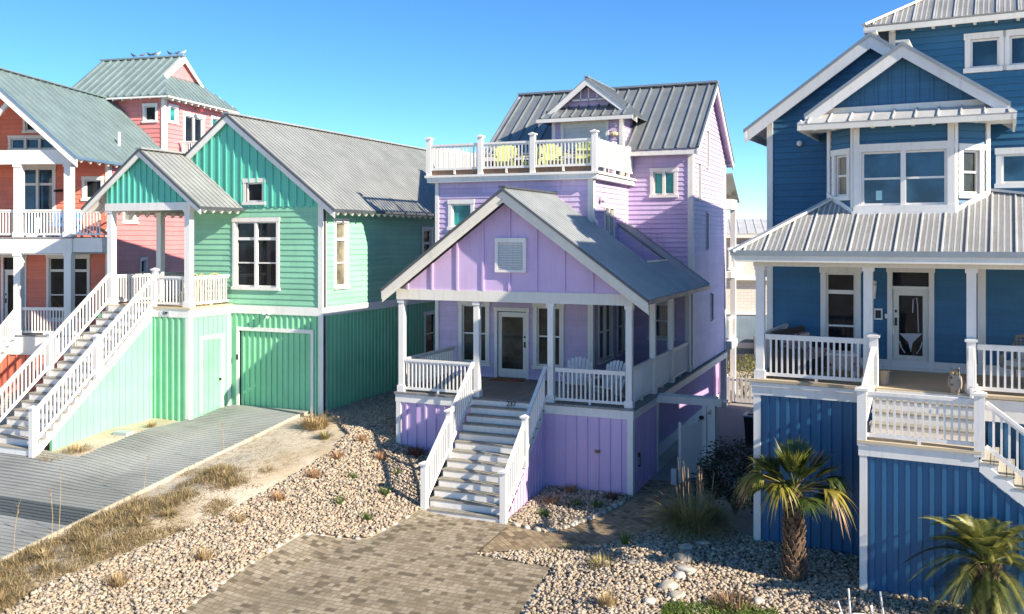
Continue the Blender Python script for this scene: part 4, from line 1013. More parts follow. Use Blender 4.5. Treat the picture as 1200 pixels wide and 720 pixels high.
t = MB(); t.box(BXL, BXR, BF + .05, BW - .04, 6.05, 6.09); B.part('porch_ceiling', t, WHITE)
# walls
ho = [window(B, fW, -3.76, -3.1, BD + .15, 5.68, M_, GL_DARK, trim=.12, transom=.45),
      door(B, fW, -2.3, -1.54, BD + .05, 5.72, M_, GL_DARK, trim=.11, transom=.35, handle=-1, mat=CREAM)]
w = MB(); laps(w, fW, [(-5.1, BD), (BXR, BD), (BXR, 6.1), (-5.1, 6.1)], ho, exp=.15)
go = lambda x, dz=0: 11.15 - .715 * abs(x + 2.74) + dz
laps(w, fW, [(-5.1, 6.1), (-.4, 6.1), (-.4, go(-.4) - .1), (-2.74, 11.05), (-5.1, go(-5.1) - .1)], exp=.15)
w.box(-5.1, -5.0, BW, 34, BD, 9.3); w.box(-5.1, BXR, 33.9, 34, BD, 9.3)
B.part('siding', w, BLU)
t = MB(); fW.box(t, -5.13, -4.99, BD, 9.4, -.05, .05); fW.box(t, -.56, -.4, BD, 6.05, -.05, .06); fW.box(t, -2.62, -1.2, BD, BD + .06, 0, .1); fW.box(t, -5.0, BXR, BD, BD + .22, -.02, .03); B.part('trim_board', t, WHITE)
t = MB(); t.tube([(-2.72, BW - .08, 5.15), (-2.72, BW - .08, 5.42)], [.07, .09], 8); t.blob((-2.72, BW - .09, 5.48), (.1, .1, .05)); t.box(-2.78, -2.66, BW - .05, BW, 5.1, 5.5); B.part('wall_lamp', t, CREAM)
t = MB(); t.box(-2.69, -2.51, BW - .06, BW - .02, 4.62, 4.88); sc = B.part('keypad', t, WHITE); t = MB(); t.box(-2.66, -2.54, BW - .066, BW - .06, 4.66, 4.84); B.part('screen', t, BLACK, sc)
t = MB(); t.box(-2.46, -2.39, BW - .06, BW - .02, 4.66, 4.76); B.part('doorbell', t, WHITE)
# leaf-curved etching on the door glass
t = MB()
for c in (((-2.1, 3.84), (-1.98, 4.2), (-1.92, 3.84)), ((-1.74, 3.84), (-1.86, 4.2), (-1.92, 3.84))): pass
t.prism([fW.P(-2.16, 4.32, -.05), fW.P(-1.68, 4.34, -.05), fW.P(-1.88, 4.12, -.05), fW.P(-1.92, 3.9, -.05), fW.P(-1.97, 4.12, -.05)], (0, -.004, 0))
t.tube([fW.P(-1.76, 4.36, -.05), fW.P(-1.78, 5.0, -.05), fW.P(-1.8, 5.15, -.05), fW.P(-1.87, 5.1, -.05), fW.P(-1.88, 4.8, -.05)], .012, 5)
for sx in (-1, 1): t.tube([fW.P(-1.92 + sx * .24, 4.15, -.05), fW.P(-1.92 + sx * .2, 4.0, -.05), fW.P(-1.92 + sx * .12, 3.88, -.05)], .015, 5)
B.part('door_etching', t, plain('etched_glass', (.45, .42, .45), .4))
# porch roof: front slope, left hip
E0, EX, SL = 19.52, -5.13, .6; TY_ = 23.28
pz = lambda y: 6.19 + SL * (y - E0)
hz_ = lambda x: 6.19 + SL * (x - EX)
r = MB()
HP = -3.22
FR = [(EX, E0, 6.19), (BXR, E0, 6.19), (BXR, 20.2, pz(20.2)), (-.3, 21.65, pz(21.65)), (HP, 21.65, pz(21.65))]
roof_plane(r, FR, .04, .42, .025, .028, phase=.1); roof_plane(r, FR, .035, .105, .03, .0025)
LF = [(EX, E0, 6.19), (HP, 21.65, pz(21.65)), (HP, BW, pz(21.65)), (EX, BW, 6.19)]
roof_plane(r, LF, .04, .42, .025, .028)
for q in ([(-.3, 21.65, pz(21.65)), (BXR, 20.2, pz(20.2)), (BXR, TY_, pz(20.2) - .4)], [(-.3, 21.65, pz(21.65)), (BXR, TY_, pz(20.2) - .4), (-.3, TY_, pz(21.65) - .4)]): r.prism(q, (0, 0, -.03))
pr2 = B.part('porch_roof', r, SEAM_PALE)
t = MB(); t.beam((EX, E0, 6.22), (HP, 21.65, pz(21.65) + .03), .16, .05); t.beam((-.3, 21.65, pz(21.65) + .03), (BXR, 20.2, pz(20.2) + .03), .16, .05); B.part('hip_cap', t, SEAM_PALE, pr2)
t = MB(); t.box(EX, BXR, E0 + .01, E0 + .06, 6.0, 6.14); t.box(EX + .01, EX + .06, E0, BW, 6.0, 6.14); tails(t, (EX + .5, E0 + .07, 6.05), (BXR - .2, E0 + .07, 6.05), (0, 1, .25), .46, .06, .12, .3)
t.box(EX + .05, BXR, E0 + .05, BF + .1, 6.09, 6.12)
B.part('porch_fascia', t, CREAM, pr2)
t = MB(); t.box(EX - .02, BXR, E0 - .015, E0 + .01, 6.13, 6.24); t.box(EX - .02, EX, E0, BW, 6.13, 6.24); B.part('roof_edge', t, SEAM_GREY, pr2)
# bay window
BY = 20.95; bx0, bx1 = -2.86, -.96; dgy = .62
BT = 8.95
fac = [((bx0, BY), (bx1, BY)), ((bx0 - dgy, BY + dgy), (bx0, BY)), ((bx1, BY), (bx1 + dgy, BY + dgy))]
bay = MB()
planes = []
for (a, c) in fac:
    dx, dy = c[0] - a[0], c[1] - a[1]; ln = math.hypot(dx, dy); planes.append((Plane(a[0], a[1], dx / ln, dy / ln, dy / ln, -dx / ln), ln))
hf = window(B, planes[0][0], .14, planes[0][1] - .12, 7.18, 8.32, M_, GL_SKY, panes=2, trim=.13)
hl_ = window(B, planes[1][0], .24, .66, 7.4, 8.3, M_, GL_TAN, trim=.1)
hr_ = window(B, planes[2][0], .22, .64, 7.4, 8.3, M_, GL_OLIVE, trim=.1)
for (pl_, ln), h in zip(planes, (hf, hl_, hr_)): laps(bay, pl_, [(0, 6.9), (ln, 6.9), (ln, BT), (0, BT)], [h], exp=.15)
bay.box(bx0 - dgy, bx0 - dgy + .08, BY + dgy, BW, 6.9, BT); bay.box(bx1 + dgy - .08, bx1 + dgy, BY + dgy, BW + .5, 6.9, BT)
by = B.part('bay_wall', bay, BLU)
t = MB()
planes[0][0].box(t, -.02, .1, 6.95, BT, -.03, .055); planes[0][0].box(t, planes[0][1] - .1, planes[0][1] + .02, 6.95, BT, -.03, .055)
for k in (1, 2):
    pl_, ln = planes[k]; pl_.box(t, ln - .08 if k == 1 else 0, ln if k == 1 else .08, 6.95, BT, -.03, .05); pl_.box(t, -.02 if k == 1 else ln - .08, .08 if k == 1 else ln + .02, 7.1, BT, -.03, .05)
    a0, a1 = (0, ln); z0, z1 = (7.42, 7.02) if k == 1 else (7.02, 7.42)
    t.prism([pl_.P(a0, z0 - .06, .0), pl_.P(a1, z1 - .06, .0), pl_.P(a1, z1 + .09, .0), pl_.P(a0, z0 + .09, .0)], (pl_.n[0] * .07, pl_.n[1] * .07, 0))
planes[0][0].box(t, -.05, planes[0][1] + .05, 6.94, 7.07, -.03, .08)
B.part('bay_trim', t, WHITE, by)
t = MB(); planes[0][0].box(t, .42, .54, 7.3, 7.5, -.055, -.05); B.part('window_sticker', t, plain('sticker', (.35, .6, .65)), by)
# pent roof and gable over the bay
PE = 20.4
r = MB(); zb, zt = 8.93, 9.2
roof_plane(r, [(-3.95, PE, zb), (.16, PE, zb), (-.2, PE + .62, zt), (-3.6, PE + .62, zt)], .035, .42, .025, .028)
roof_plane(r, [(-3.95, PE, zb), (-3.6, PE + .62, zt), (-3.6, BW, zt), (-3.95, BW, zb)], .035, .42, .03, .045)
roof_plane(r, [(.16, PE, zb), (-.2, PE + .62, zt), (-.2, BW + .4, zt), (.16, BW + .4, zb)], .035, .42, .03, .045)
pn = B.part('pent_roof', r, SEAM_PALE)
gx = -1.9; gb = lambda x, dz=0: 10.52 - .7 * abs(x - gx) + dz
t = MB(); t.box(-3.95, .16, PE + .005, PE + .05, zb - .14, zb - .03); t.box(-3.95, -3.9, PE, BW, zb - .14, zb - .03); t.box(.11, .16, PE, BW, zb - .14, zb - .03)
t.box(-3.9, .12, PE + .04, BY + .8, zb - .07, zb - .04)
tails(t, (-3.8, PE + .06, zb - .11), (.05, PE + .06, zb - .11), (0, 1, .1), .42, .05, .1, .3)
t.box(-3.5, -.3, PE + .58, PE + .64, zt - .02, zt + .1)
B.part('pent_fascia', t, CREAM, pn)
g = MB(); battens(g, front(PE + .66), [(-3.55, zt), (-.25, zt), (gx, 10.4)], sp=.27, w=.05, d=.025, s_ref=gx); B.part('bay_gable', g, BLU)
gable_roof(B, gb, gx, gx - 1.95, gx + 1.95, PE + .3, 23.2, SEAM_PALE, .42, .03, .045, WHITE, SEAM_GREY, .22, .4, tl=False, rname='bay_roof')
gable_roof(B, go, -2.74, -5.6, .1, 22.48, 34.3, SEAM_PALE, .42, .03, .045, WHITE, SEAM_GREY, .26, .5, tl=False)
# tall rear block
TY = 23.3; ft = front(TY)
h1 = [window(B, ft, -.72 + i * .78, -.14 + i * .78, 10.3, 10.95, M_, GL_SKY, trim=.11, rail=False) for i in range(3)]
h2 = [window(B, ft, -.1, .9, 7.7, 8.35, M_, GL_SKY, trim=.11, rail=False)]
w = MB(); laps(w, ft, [(-2.4, 6.3), (BXR, 6.3), (BXR, 11.35), (-2.4, 11.35)], h1 + h2, exp=.15)
w.box(-2.4, -2.3, TY, 27.6, 6.3, 11.35); w.box(BXR - .1, BXR, TY, 27.6, BD, 11.35); w.box(-2.4, BXR, 27.5, 27.6, 6.3, 11.35)
B.part('tower_wall', w, BLU)
t = MB(); ft.box(t, -2.42, -2.28, 9, 11.35, -.05, .05); B.part('corner_board', t, WHITE)
ex0, ey0, ez = -2.92, TY - .5, 11.4
r = MB(); rg_ = 2.65; yb2 = ey0 + 2 * rg_
roof_plane(r, [(ex0, ey0, ez), (BXR + .5, ey0, ez), (BXR - 2.1, ey0 + rg_, ez + rg_ * .62), (ex0 + rg_, ey0 + rg_, ez + rg_ * .62)], .04, .42, .025, .028)
roof_plane(r, [(ex0, ey0, ez), (BXR + .5, ey0, ez), (BXR - 2.1, ey0 + rg_, ez + rg_ * .62), (ex0 + rg_, ey0 + rg_, ez + rg_ * .62)], .035, .105, .03, .0025)
roof_plane(r, [(ex0, ey0, ez), (ex0 + rg_, ey0 + rg_, ez + rg_ * .62), (ex0, yb2, ez)], .04, .42, .03, .05)
roof_plane(r, [(ex0, yb2, ez), (BXR + .5, yb2, ez), (BXR - 2.1, ey0 + rg_, ez + rg_ * .62), (ex0 + rg_, ey0 + rg_, ez + rg_ * .62)], .04, .42, .03, .05)
rt = B.part('tower_roof', r, SEAM_PALE)
t = MB(); t.beam((ex0, ey0, ez + .03), (ex0 + rg_, ey0 + rg_, ez + rg_ * .62 + .03), .16, .05); B.part('hip_cap', t, SEAM_PALE, rt)
t = MB(); t.box(ex0, BXR, ey0 + .005, ey0 + .05, ez - .16, ez - .04); t.box(ex0, ex0 + .05, ey0, yb2, ez - .16, ez - .04); tails(t, (ex0 + .4, ey0 + .06, ez - .12), (BXR, ey0 + .06, ez - .12), (0, 1, .1), .44, .06, .11, .35); t.box(ex0 + .05, BXR, ey0 + .05, TY, ez - .07, ez - .045); B.part('tower_fascia', t, CREAM, rt)
t = MB(); t.blob((-4.35, BW - .1, 8.75), .07); B.part('flood_light', t, WHITE)
# ================================================================ stones
def inside(poly, X, Y):
    r = np.zeros(X.shape, bool); n = len(poly)
    for i in range(n):
        (x0, y0), (x1, y1) = poly[i], poly[(i + 1) % n]
        c = ((y0 > Y) != (y1 > Y)); den = (y1 - y0) if y1 != y0 else 1e-9
        r ^= c & (X < (x1 - x0) * (Y - y0) / den + x0)
    return r
def wb(x, y): p = B.world((x, y, 0)); return (p[0], p[1])
BED_A = [(-12.2, 9.0), (-12.25, 12.4), (-12.5, 15.5), (-12.5, 17.5), (-12.04, 17.75), (-11.2, 18.1), (-11.06, 18.9), (-10.86, 20.0), (-10.86, 22.8), (-13.1, 22.85), (-13.2, 34), (-16.62, 34), (-16.66, 24.5), (-15.6, 23.6), (-14.6, 22.6), (-14.25, 21.2), (-14.2, 19.4), (-14.3, 17.2), (-14.45, 15.8), (-14.75, 14.2), (-15.05, 13.0), (-14.9, 11.8), (-14.6, 9.0)]
BED_B = [(-8.6, 20.12), (-8.62, 22.84), (-6.36, 22.84), (-6.38, 22.3), (-6.75, 21.17), (-7.25, 20.1), (-7.55, 19.78)]
BED_C = [(-8.45, 18.02), (-7.3, 18.7), (-6.1, 19.3), (-5.3, 20.05), (-4.6, 20.9), (-3.9, 21.2), (-3.2, 20.6), wb(-4.7, 20.0), wb(-2.4, 19.98), wb(-2.4, 18.25), wb(2.5, 18.25), (4.0, 17.0), (4.0, 12), (-6.2, 11), (-6.4, 15.7), (-6.65, 17.92)]
GRAVEL = plain('gravel_bed', (0.19, 0.155, 0.12), 0.95)
def stone_mat():
    m, nt, b = new_mat('river_stone')
    g = N(nt, 'ShaderNodeNewGeometry')
    c = ramp(nt, g.outputs['Random Per Island'], [(0.0, (0.16, 0.13, 0.10)), (0.12, (0.37, 0.285, 0.19)), (0.3, (0.42, 0.31, 0.21)), (0.45, (0.50, 0.415, 0.31)), (0.6, (0.29, 0.23, 0.165)), (0.72, (0.54, 0.455, 0.345)), (0.85, (0.30, 0.275, 0.25)), (1.0, (0.45, 0.34, 0.23))])
    n1 = N(nt, 'ShaderNodeTexNoise', i_Scale=30.0, i_Detail=4.0); L(nt, coords(nt), n1.inputs['Vector'])
    c = mixc(nt, ramp(nt, n1.outputs[0], [(0.4, 0.0), (0.75, 0.45)]), c, (0.20, 0.16, 0.12))
    L(nt, c, b.inputs['Base Color']); b.inputs['Roughness'].default_value = 0.8
    return m
STONE = stone_mat()
ico_v, ico_f = None, None
def ico():
    bm = bmesh.new(); bmesh.ops.create_icosphere(bm, subdivisions=1, radius=1); bm.verts.ensure_lookup_table()
    v = np.array([x.co[:] for x in bm.verts]); f = np.array([[q.index for q in p.verts] for p in bm.faces]); bm.free(); return v, f
import bmesh
ico_v, ico_f = ico()
rg = np.random.default_rng(5)
def stones(name, polys, dens, smin, smax, lift=0.12, extra=None):
    VX, VF, k = [], [], 0
    nv = len(ico_v)
    for poly in polys:
        px = [p[0] for p in poly]; py = [p[1] for p in poly]
        n = int((max(px) - min(px)) * (max(py) - min(py)) * dens)
        X = rg.uniform(min(px), max(px), n); Y = rg.uniform(min(py), max(py), n)
        ok = inside(poly, X, Y); X, Y = X[ok], Y[ok]
        Z = height(X, Y); n = len(X)
        s = smin + (smax - smin) * rg.random(n) ** 1.25
        sc = np.stack([s * rg.uniform(0.8, 1.25, n), s * rg.uniform(0.6, 0.95, n), s * rg.uniform(0.42, 0.75, n)], 1)
        a = rg.uniform(0, 6.283, n); ti = rg.uniform(-0.5, 0.5, n); tj = rg.uniform(-.5, .5, n)
        P = ico_v[None] * (1 + rg.uniform(-0.16, 0.16, (n, nv, 1))) * sc[:, None]
        x, y, z = P[..., 0], P[..., 1], P[..., 2]
        y, z = y * np.cos(ti)[:, None] - z * np.sin(ti)[:, None], y * np.sin(ti)[:, None] + z * np.cos(ti)[:, None]
        x, z = x * np.cos(tj)[:, None] - z * np.sin(tj)[:, None], x * np.sin(tj)[:, None] + z * np.cos(tj)[:, None]
        x, y = x * np.cos(a)[:, None] - y * np.sin(a)[:, None], x * np.sin(a)[:, None] + y * np.cos(a)[:, None]
        x = x + X[:, None]; y = y + Y[:, None]; z = z + (Z + s * lift + rg.random(n) * 0.05)[:, None]
        VX.append(np.stack([x, y, z], 2).reshape(-1, 3))
        VF.append((ico_f[None] + (np.arange(n) * nv)[:, None, None]).reshape(-1, 3) + k); k += n * nv
    v = np.concatenate(VX); f = np.concatenate(VF)
    me = bpy.data.meshes.new(name); me.vertices.add(len(v)); me.vertices.foreach_set('co', v.ravel().astype(np.float32))
    me.loops.add(f.size); me.loops.foreach_set('vertex_index', f.ravel().astype(np.int32))
    me.polygons.add(len(f)); me.polygons.foreach_set('loop_start', (np.arange(len(f)) * 3).astype(np.int32)); me.polygons.foreach_set('loop_total', np.full(len(f), 3, np.int32))
    me.polygons.foreach_set('use_smooth', np.ones(len(f), bool))
    me.materials.append(STONE); me.update(calc_edges=True); me.validate()
    o = bpy.data.objects.new(name, me); COL.objects.link(o)
    tag(o, 'tan and grey river stones covering the planting beds', 'stones', kind='stuff'); return o
for p in (BED_A, BED_B, BED_C): drape('gravel_bed', p, GRAVEL, 0.008, 0.5)
stones('river_stones', [BED_A, BED_B, BED_C], 640, 0.012, 0.06)
def boulder(x, y, sx, sy, sz, label, rot=0.0, mat=None, name='boulder', group=None, cat='boulder', seed=1, flat=0.0):
    bm = bmesh.new(); bmesh.ops.create_icosphere(bm, subdivisions=3, radius=1)
    rr = random.Random(seed); ph = [rr.uniform(0, 6) for _ in range(9)]
    for v in bm.verts:
        c = v.co; q = 1 + .10 * math.sin(2.3 * c.x + ph[0]) * math.sin(2.1 * c.y + ph[1]) + .07 * math.sin(4.1 * c.z + ph[2] + 2 * c.x) + .05 * math.sin(6 * c.y + ph[3]) * math.sin(5 * c.x + ph[4])
        v.co = V((c.x * q * sx, c.y * q * sy, max(-.5, min(c.z, .8 - flat)) * q * sz))
    me = bpy.data.meshes.new(name); bm.to_mesh(me); bm.free(); me.materials.append(mat or BOULDER)
    me.polygons.foreach_set('use_smooth', [True] * len(me.polygons))
    o = bpy.data.objects.new(name, me); COL.objects.link(o); o.scale = (.82, .82, .82); o.location = (x, y, hz(x, y) + sz * .2); o.rotation_euler = (0, 0, rot)
    return tag(o, label, cat, group)
def boulder_mat(name, c):
    m, nt, b = new_mat(name)
    n1 = N(nt, 'ShaderNodeTexNoise', i_Scale=3.0, i_Detail=9.0, i_Roughness=0.65); L(nt, coords(nt), n1.inputs['Vector'])
    n2 = N(nt, 'ShaderNodeTexNoise', i_Scale=22.0, i_Detail=5.0); L(nt, coords(nt), n2.inputs['Vector'])
    cc = mixc(nt, ramp(nt, n1.outputs[0], [(.35, 0.0), (.65, 1.0)]), [x * .7 for x in c], [min(1, x * 1.15) for x in c])
    cc = mixc(nt, ramp(nt, n2.outputs[0], [(.5, 0.0), (.75, .5)]), cc, [x * .45 for x in c])
    L(nt, cc, b.inputs['Base Color']); b.inputs['Roughness'].default_value = .85
    bp = N(nt, 'ShaderNodeBump', i_Strength=.6, i_Distance=.03); L(nt, n1.outputs[0], bp.inputs['Height']); L(nt, bp.outputs[0], b.inputs['Normal'])
    return m
BOULDER = boulder_mat('boulder_tan', (0.50, 0.44, 0.35)); BOULDER_W = boulder_mat('boulder_white', (0.56, 0.51, 0.44)); BOULDER_G = boulder_mat('boulder_brown', (0.40, 0.33, 0.25))
boulder(-4.12, 18.75, .25, .2, .2, 'rounded tan boulder, tallest of the rock line near the palm', .3, BOULDER_G, seed=3)
boulder(-4.2, 19.35, .2, .15, .14, 'small tan boulder at the top of the rock line below the tall grass', .9, seed=4)
boulder(-4.0, 18.25, .3, .16, .10, 'long flat white rock in the middle of the rock line', -.3, BOULDER_W, seed=5)
boulder(-4.02, 17.85, .17, .15, .14, 'white round rock just in front of the long flat white rock', .2, BOULDER_W, seed=6)
boulder(-4.1, 17.3, .24, .2, .16, 'pale tan boulder in the front half of the rock line', .2, seed=7)
boulder(-3.85, 17.0, .24, .2, .11, 'low tan rock beside the pale boulder next to the green ground cover', 1.1, seed=8)
boulder(-4.25, 16.55, .17, .14, .13, 'white rock at the near end of the rock line', .4, BOULDER_W, seed=9)
boulder(-4.75, 18.35, .5, .3, .06, 'flat sandy stone slab on the stones left of the boulders', .1, seed=10, flat=.5)
boulder(-2.45, 17.25, .16, .13, .12, 'white rock beside the brown dead grass mound', .7, BOULDER_W, seed=11)
boulder(-3.95, 19.75, .22, .16, .1, 'grey rock in the shade under the tall ornamental grass', .2, seed=12)
EDGE = boulder_mat('edging_pale', (0.52, 0.47, 0.40))
slab_o = MB(); slab_o.box(-21.1, -20.6, 20.3, 20.6, hz(-20.83, 20.44) - .05, hz(-20.83, 20.44) + .05); 
tag(slab_o.build('utility_cover', plain('cover_grey', (.42, .46, .46), .6)), 'flat grey utility cover in the sand beside the green stair wall', 'cover')
edge_pts = [(-12.2, 12.6), (-12.3, 13.7), (-12.44, 14.9), (-12.48, 16.2), (-12.47, 17.4), (-11.9, 17.75), (-11.15, 18.05), (-11.04, 18.9), (-10.88, 19.7)]
k = 0
for a, c in zip(edge_pts[:-1], edge_pts[1:]):
    d = math.hypot(c[0] - a[0], c[1] - a[1]); n = int(d / .3); an = math.atan2(c[1] - a[1], c[0] - a[0])
    for i in range(n):
        t = (i + .5) / n; x, y = a[0] + (c[0] - a[0]) * t + uni(-.03, .03), a[1] + (c[1] - a[1]) * t
        boulder(x - .04, y, uni(.06, .13), uni(.045, .075), uni(.04, .06), 'pale edging stone in the row between the rock bed and the paved drive', an + uni(-.2, .2), (BOULDER_W, BOULDER, EDGE)[k % 3], 'edging_stone', 'edging stones along the paved drive', 'edging stone', seed=k); k += 1
edge_b = [(-8.45, 20.0), (-7.6, 19.8), (-7.25, 20.1), (-6.78, 21.1), (-6.42, 22.3)]
for a, c in zip(edge_b[:-1], edge_b[1:]):
    d = math.hypot(c[0] - a[0], c[1] - a[1]); n = int(d / .25); an = math.atan2(c[1] - a[1], c[0] - a[0])
    for i in range(n):
        t = (i + .5) / n
        boulder(a[0] + (c[0] - a[0]) * t, a[1] + (c[1] - a[1]) * t, uni(.1, .15), uni(.08, .1), uni(.07, .1), 'cobble in the border row of the bed right of the lavender stairs', an + uni(-.3, .3), BOULDER if k % 2 else BOULDER_W, 'edging_stone', 'cobbles bordering the bed right of the stairs', 'edging stone', seed=k); k += 1

# ================================================================ grasses and shrubs
DRY = leafy('dry_grass', [(0.30, 0.19, 0.08), (0.45, 0.32, 0.15), (0.55, 0.42, 0.23), (0.36, 0.24, 0.10)], .7, .15)
RUST = leafy('rust_grass', [(0.34, 0.17, 0.07), (0.46, 0.26, 0.13), (0.52, 0.33, 0.17)], .7, .15)
GREENY = leafy('green_grass', [(0.05, 0.11, 0.02), (0.10, 0.17, 0.03), (0.17, 0.20, 0.05)], .6, .2)
OLIVE = leafy('olive_grass', [(0.22, 0.20, 0.07), (0.34, 0.28, 0.11), (0.46, 0.36, 0.17), (0.25, 0.24, 0.08)], .7, .15)
BROWN = leafy('brown_grass', [(0.14, 0.08, 0.04), (0.25, 0.15, 0.08), (0.32, 0.20, 0.11)], .8, .1)
DEADR = leafy('reddish_leaves', [(0.12, 0.05, 0.03), (0.22, 0.09, 0.05), (0.16, 0.08, 0.05)], .7, .1)
def tuft(x, y, n, h, spread, w, droop, mat, label, name, cat, group=None, z=None, base=.06, seg=3, up=1.0):
    mb = MB(); z = hz(x, y) - .01 if z is None else z
    for i in range(n):
        a = uni(0, 6.283); r = base * math.sqrt(rnd()); t = spread * rnd() ** .7
        d = V((math.cos(a) * math.sin(t), math.sin(a) * math.sin(t), math.cos(t) * up))
        mb.blade((r * math.cos(a), r * math.sin(a), 0), d, h * uni(.6, 1.1), w * uni(.7, 1.3), droop * uni(.4, 1.4), seg)
    o = mb.build(name, mat); o.location = (x, y, z); return tag(o, label, cat, group)
tuft(-15.9, 22.88, 420, .85, 1.0, .022, .45, DRY, 'large dry tan grass clump at the corner of the green garage', 'grass_clump', 'grass', base=.3)
tuft(-15.05, 22.11, 120, .42, .9, .02, .3, OLIVE, 'small yellow green grass tuft in front of the large dry clump', 'grass_tuft', 'grass', base=.12)
rt_ = [(-13.99, 22.35, .36, 'first rust grass tuft from the large dry clump, on the stones behind'), (-13.91, 20.99, .38, 'rust grass tuft on the upper edge of the stones, midway between sand and stairs'), (-12.92, 21.61, .40, 'rust grass tuft on the stones just left of the lavender base'),
       (-13.79, 19.76, .40, 'rust brown grass tuft at the edge of the upper sand patch'), (-13.76, 18.3, .38, 'tan grass tuft on the stones below the upper sand patch'), (-13.84, 16.97, .36, 'tan grass tuft on the stones beside the lower dune grass'),
       (-13.99, 13.6, .5, 'tallest tan grass tuft on the stones, nearest the lower left'), (-13.34, 15.26, .38, 'green centred tan tuft in the middle of the lower left stones')]
for x, y, h, lb in rt_: tuft(x, y, 150, h, .85, .016, .25, RUST if y > 18 else DRY, lb, 'grass_tuft', 'grass', 'dry grass tufts on the left stones', base=.12)
gr_ = [(-12.97, 20.31, .26, 'small green tuft high on the left stones under the rust tufts'), (-12.2, 21.13, .26, 'small green tuft nearest the lavender base on the left stones'), (-11.91, 20.08, .34, 'bushy green tuft on the stones left of the stair railing'), (-12.59, 19.07, .3, 'dark green tuft on the left stones, in the middle of the slope'), (-11.68, 18.88, .32, 'green tuft on the stones just above the corner of the paved drive')]
for x, y, h, lb in gr_: tuft(x, y, 110, h, .8, .018, .25, GREENY, lb, 'green_tuft', 'plant', 'small green plants on the left stones', base=.1)
tuft(-12.35, 22.5, 130, .42, .9, .03, .2, DEADR, 'reddish brown low shrub beside the lavender base wall', 'low_shrub', 'shrub', base=.2)
for x, y, h, lb in [(-7.9, 22.6, .34, 'orange rust tuft at the back of the bed right of the stairs'), (-8.06, 21.59, .34, 'orange rust tuft nearest the stairs in the right bed')]: tuft(x, y, 150, h, .9, .016, .2, RUST, lb, 'grass_tuft', 'grass', 'rust tufts in the bed right of the stairs', base=.14)
for x, y, h, lb in [(-7.92, 20.75, .32, 'green tuft at the front of the bed right of the stairs'), (-7.46, 21.66, .3, 'green tuft in the middle of the bed right of the stairs'), (-6.91, 21.73, .32, 'green tuft at the right end of the bed right of the stairs')]: tuft(x, y, 120, h, .8, .018, .25, GREENY, lb, 'green_tuft', 'plant', 'green tufts in the bed right of the stairs', base=.12)
tuft(-6.76, 22.44, 120, .28, 1.0, .03, .2, DEADR, 'dark red low plant at the corner of the lavender base', 'low_shrub', 'shrub', base=.15)
tuft(-5.52, 19.36, 60, .5, .45, .018, .1, GREENY, 'upright green plant at the edge of the paved walkway', 'green_tuft', 'plant', base=.07)
tuft(-6.71, 18.98, 60, .25, .8, .016, .2, OLIVE, 'tiny olive tuft at the tip of the right stone bed', 'grass_tuft', 'grass', base=.08)
tuft(-5.65, 18.17, 240, .36, 1.1, .018, .3, OLIVE, 'rounded olive brown tuft in the middle of the right stones', 'grass_tuft', 'grass', base=.2)
tuft(-4.95, 16.18, 170, .45, .7, .016, .15, DRY, 'upright tan tuft near the bottom of the right stones', 'grass_tuft', 'grass', base=.12)
tuft(-2.87, 16.93, 420, .5, 1.15, .022, .55, BROWN, 'brown dead grass mound in front of the green ground cover', 'grass_mound', 'grass', base=.28)
tuft(-20.9, 18.91, 200, .4, 1.1, .016, .4, DRY, 'dry grass clump beside the foot of the green stairs', 'grass_clump', 'grass', base=.3)
tuft(-21.1, 18.2, 160, .3, 1.2, .016, .4, DRY, 'low spreading dry grass nearest the boardwalk landing', 'grass_clump', 'grass', base=.4)
tuft(-20.73, 21.4, 120, .32, 1.0, .014, .3, DRY, 'small dry grass tuft at the corner of the green panel wall', 'grass_tuft', 'grass', base=.1)
# tall pampas-like grass
def big_grass(x, y):
    r = empty('ornamental_grass', (x, y, hz(x, y)), 0, 'tall ornamental grass with upright tan plumes beside the shaded walkway', 'grass')
    mb = MB()
    for i in range(2600):
        a = uni(0, 6.283); q = .3 * math.sqrt(rnd()); t = .1 + .85 * rnd() ** .8
        mb.blade((q * math.cos(a), q * math.sin(a), 0), (math.cos(a) * math.sin(t), math.sin(a) * math.sin(t), math.cos(t)), uni(.95, 1.75), .016, uni(.3, .85), 6)
    mb.build('leaves', OLIVE, r)
    mb = MB()
    for i in range(14):
        a = uni(0, 6.283); q = .32 * math.sqrt(rnd()); t = .12 * rnd(); p = V((q * math.cos(a), q * math.sin(a), 0)); d = V((math.cos(a) * math.sin(t), math.sin(a) * math.sin(t), math.cos(t))); ln = uni(1.1, 1.65)
        mb.tube([p, p + d * ln * .7, p + d * ln * .85, p + d * ln], [.004, .004, .012, .003], 5)
        for j in range(14): mb.blade(p + d * ln * uni(.68, .98), d + V((uni(-.3, .3), uni(-.3, .3), 0)), .12, .014, .2, 2)
    mb.build('plume', leafy('plume_tan', [(.40, .27, .15), (.50, .36, .21)], .8, .2), r)
big_grass(-4.28, 20.5)
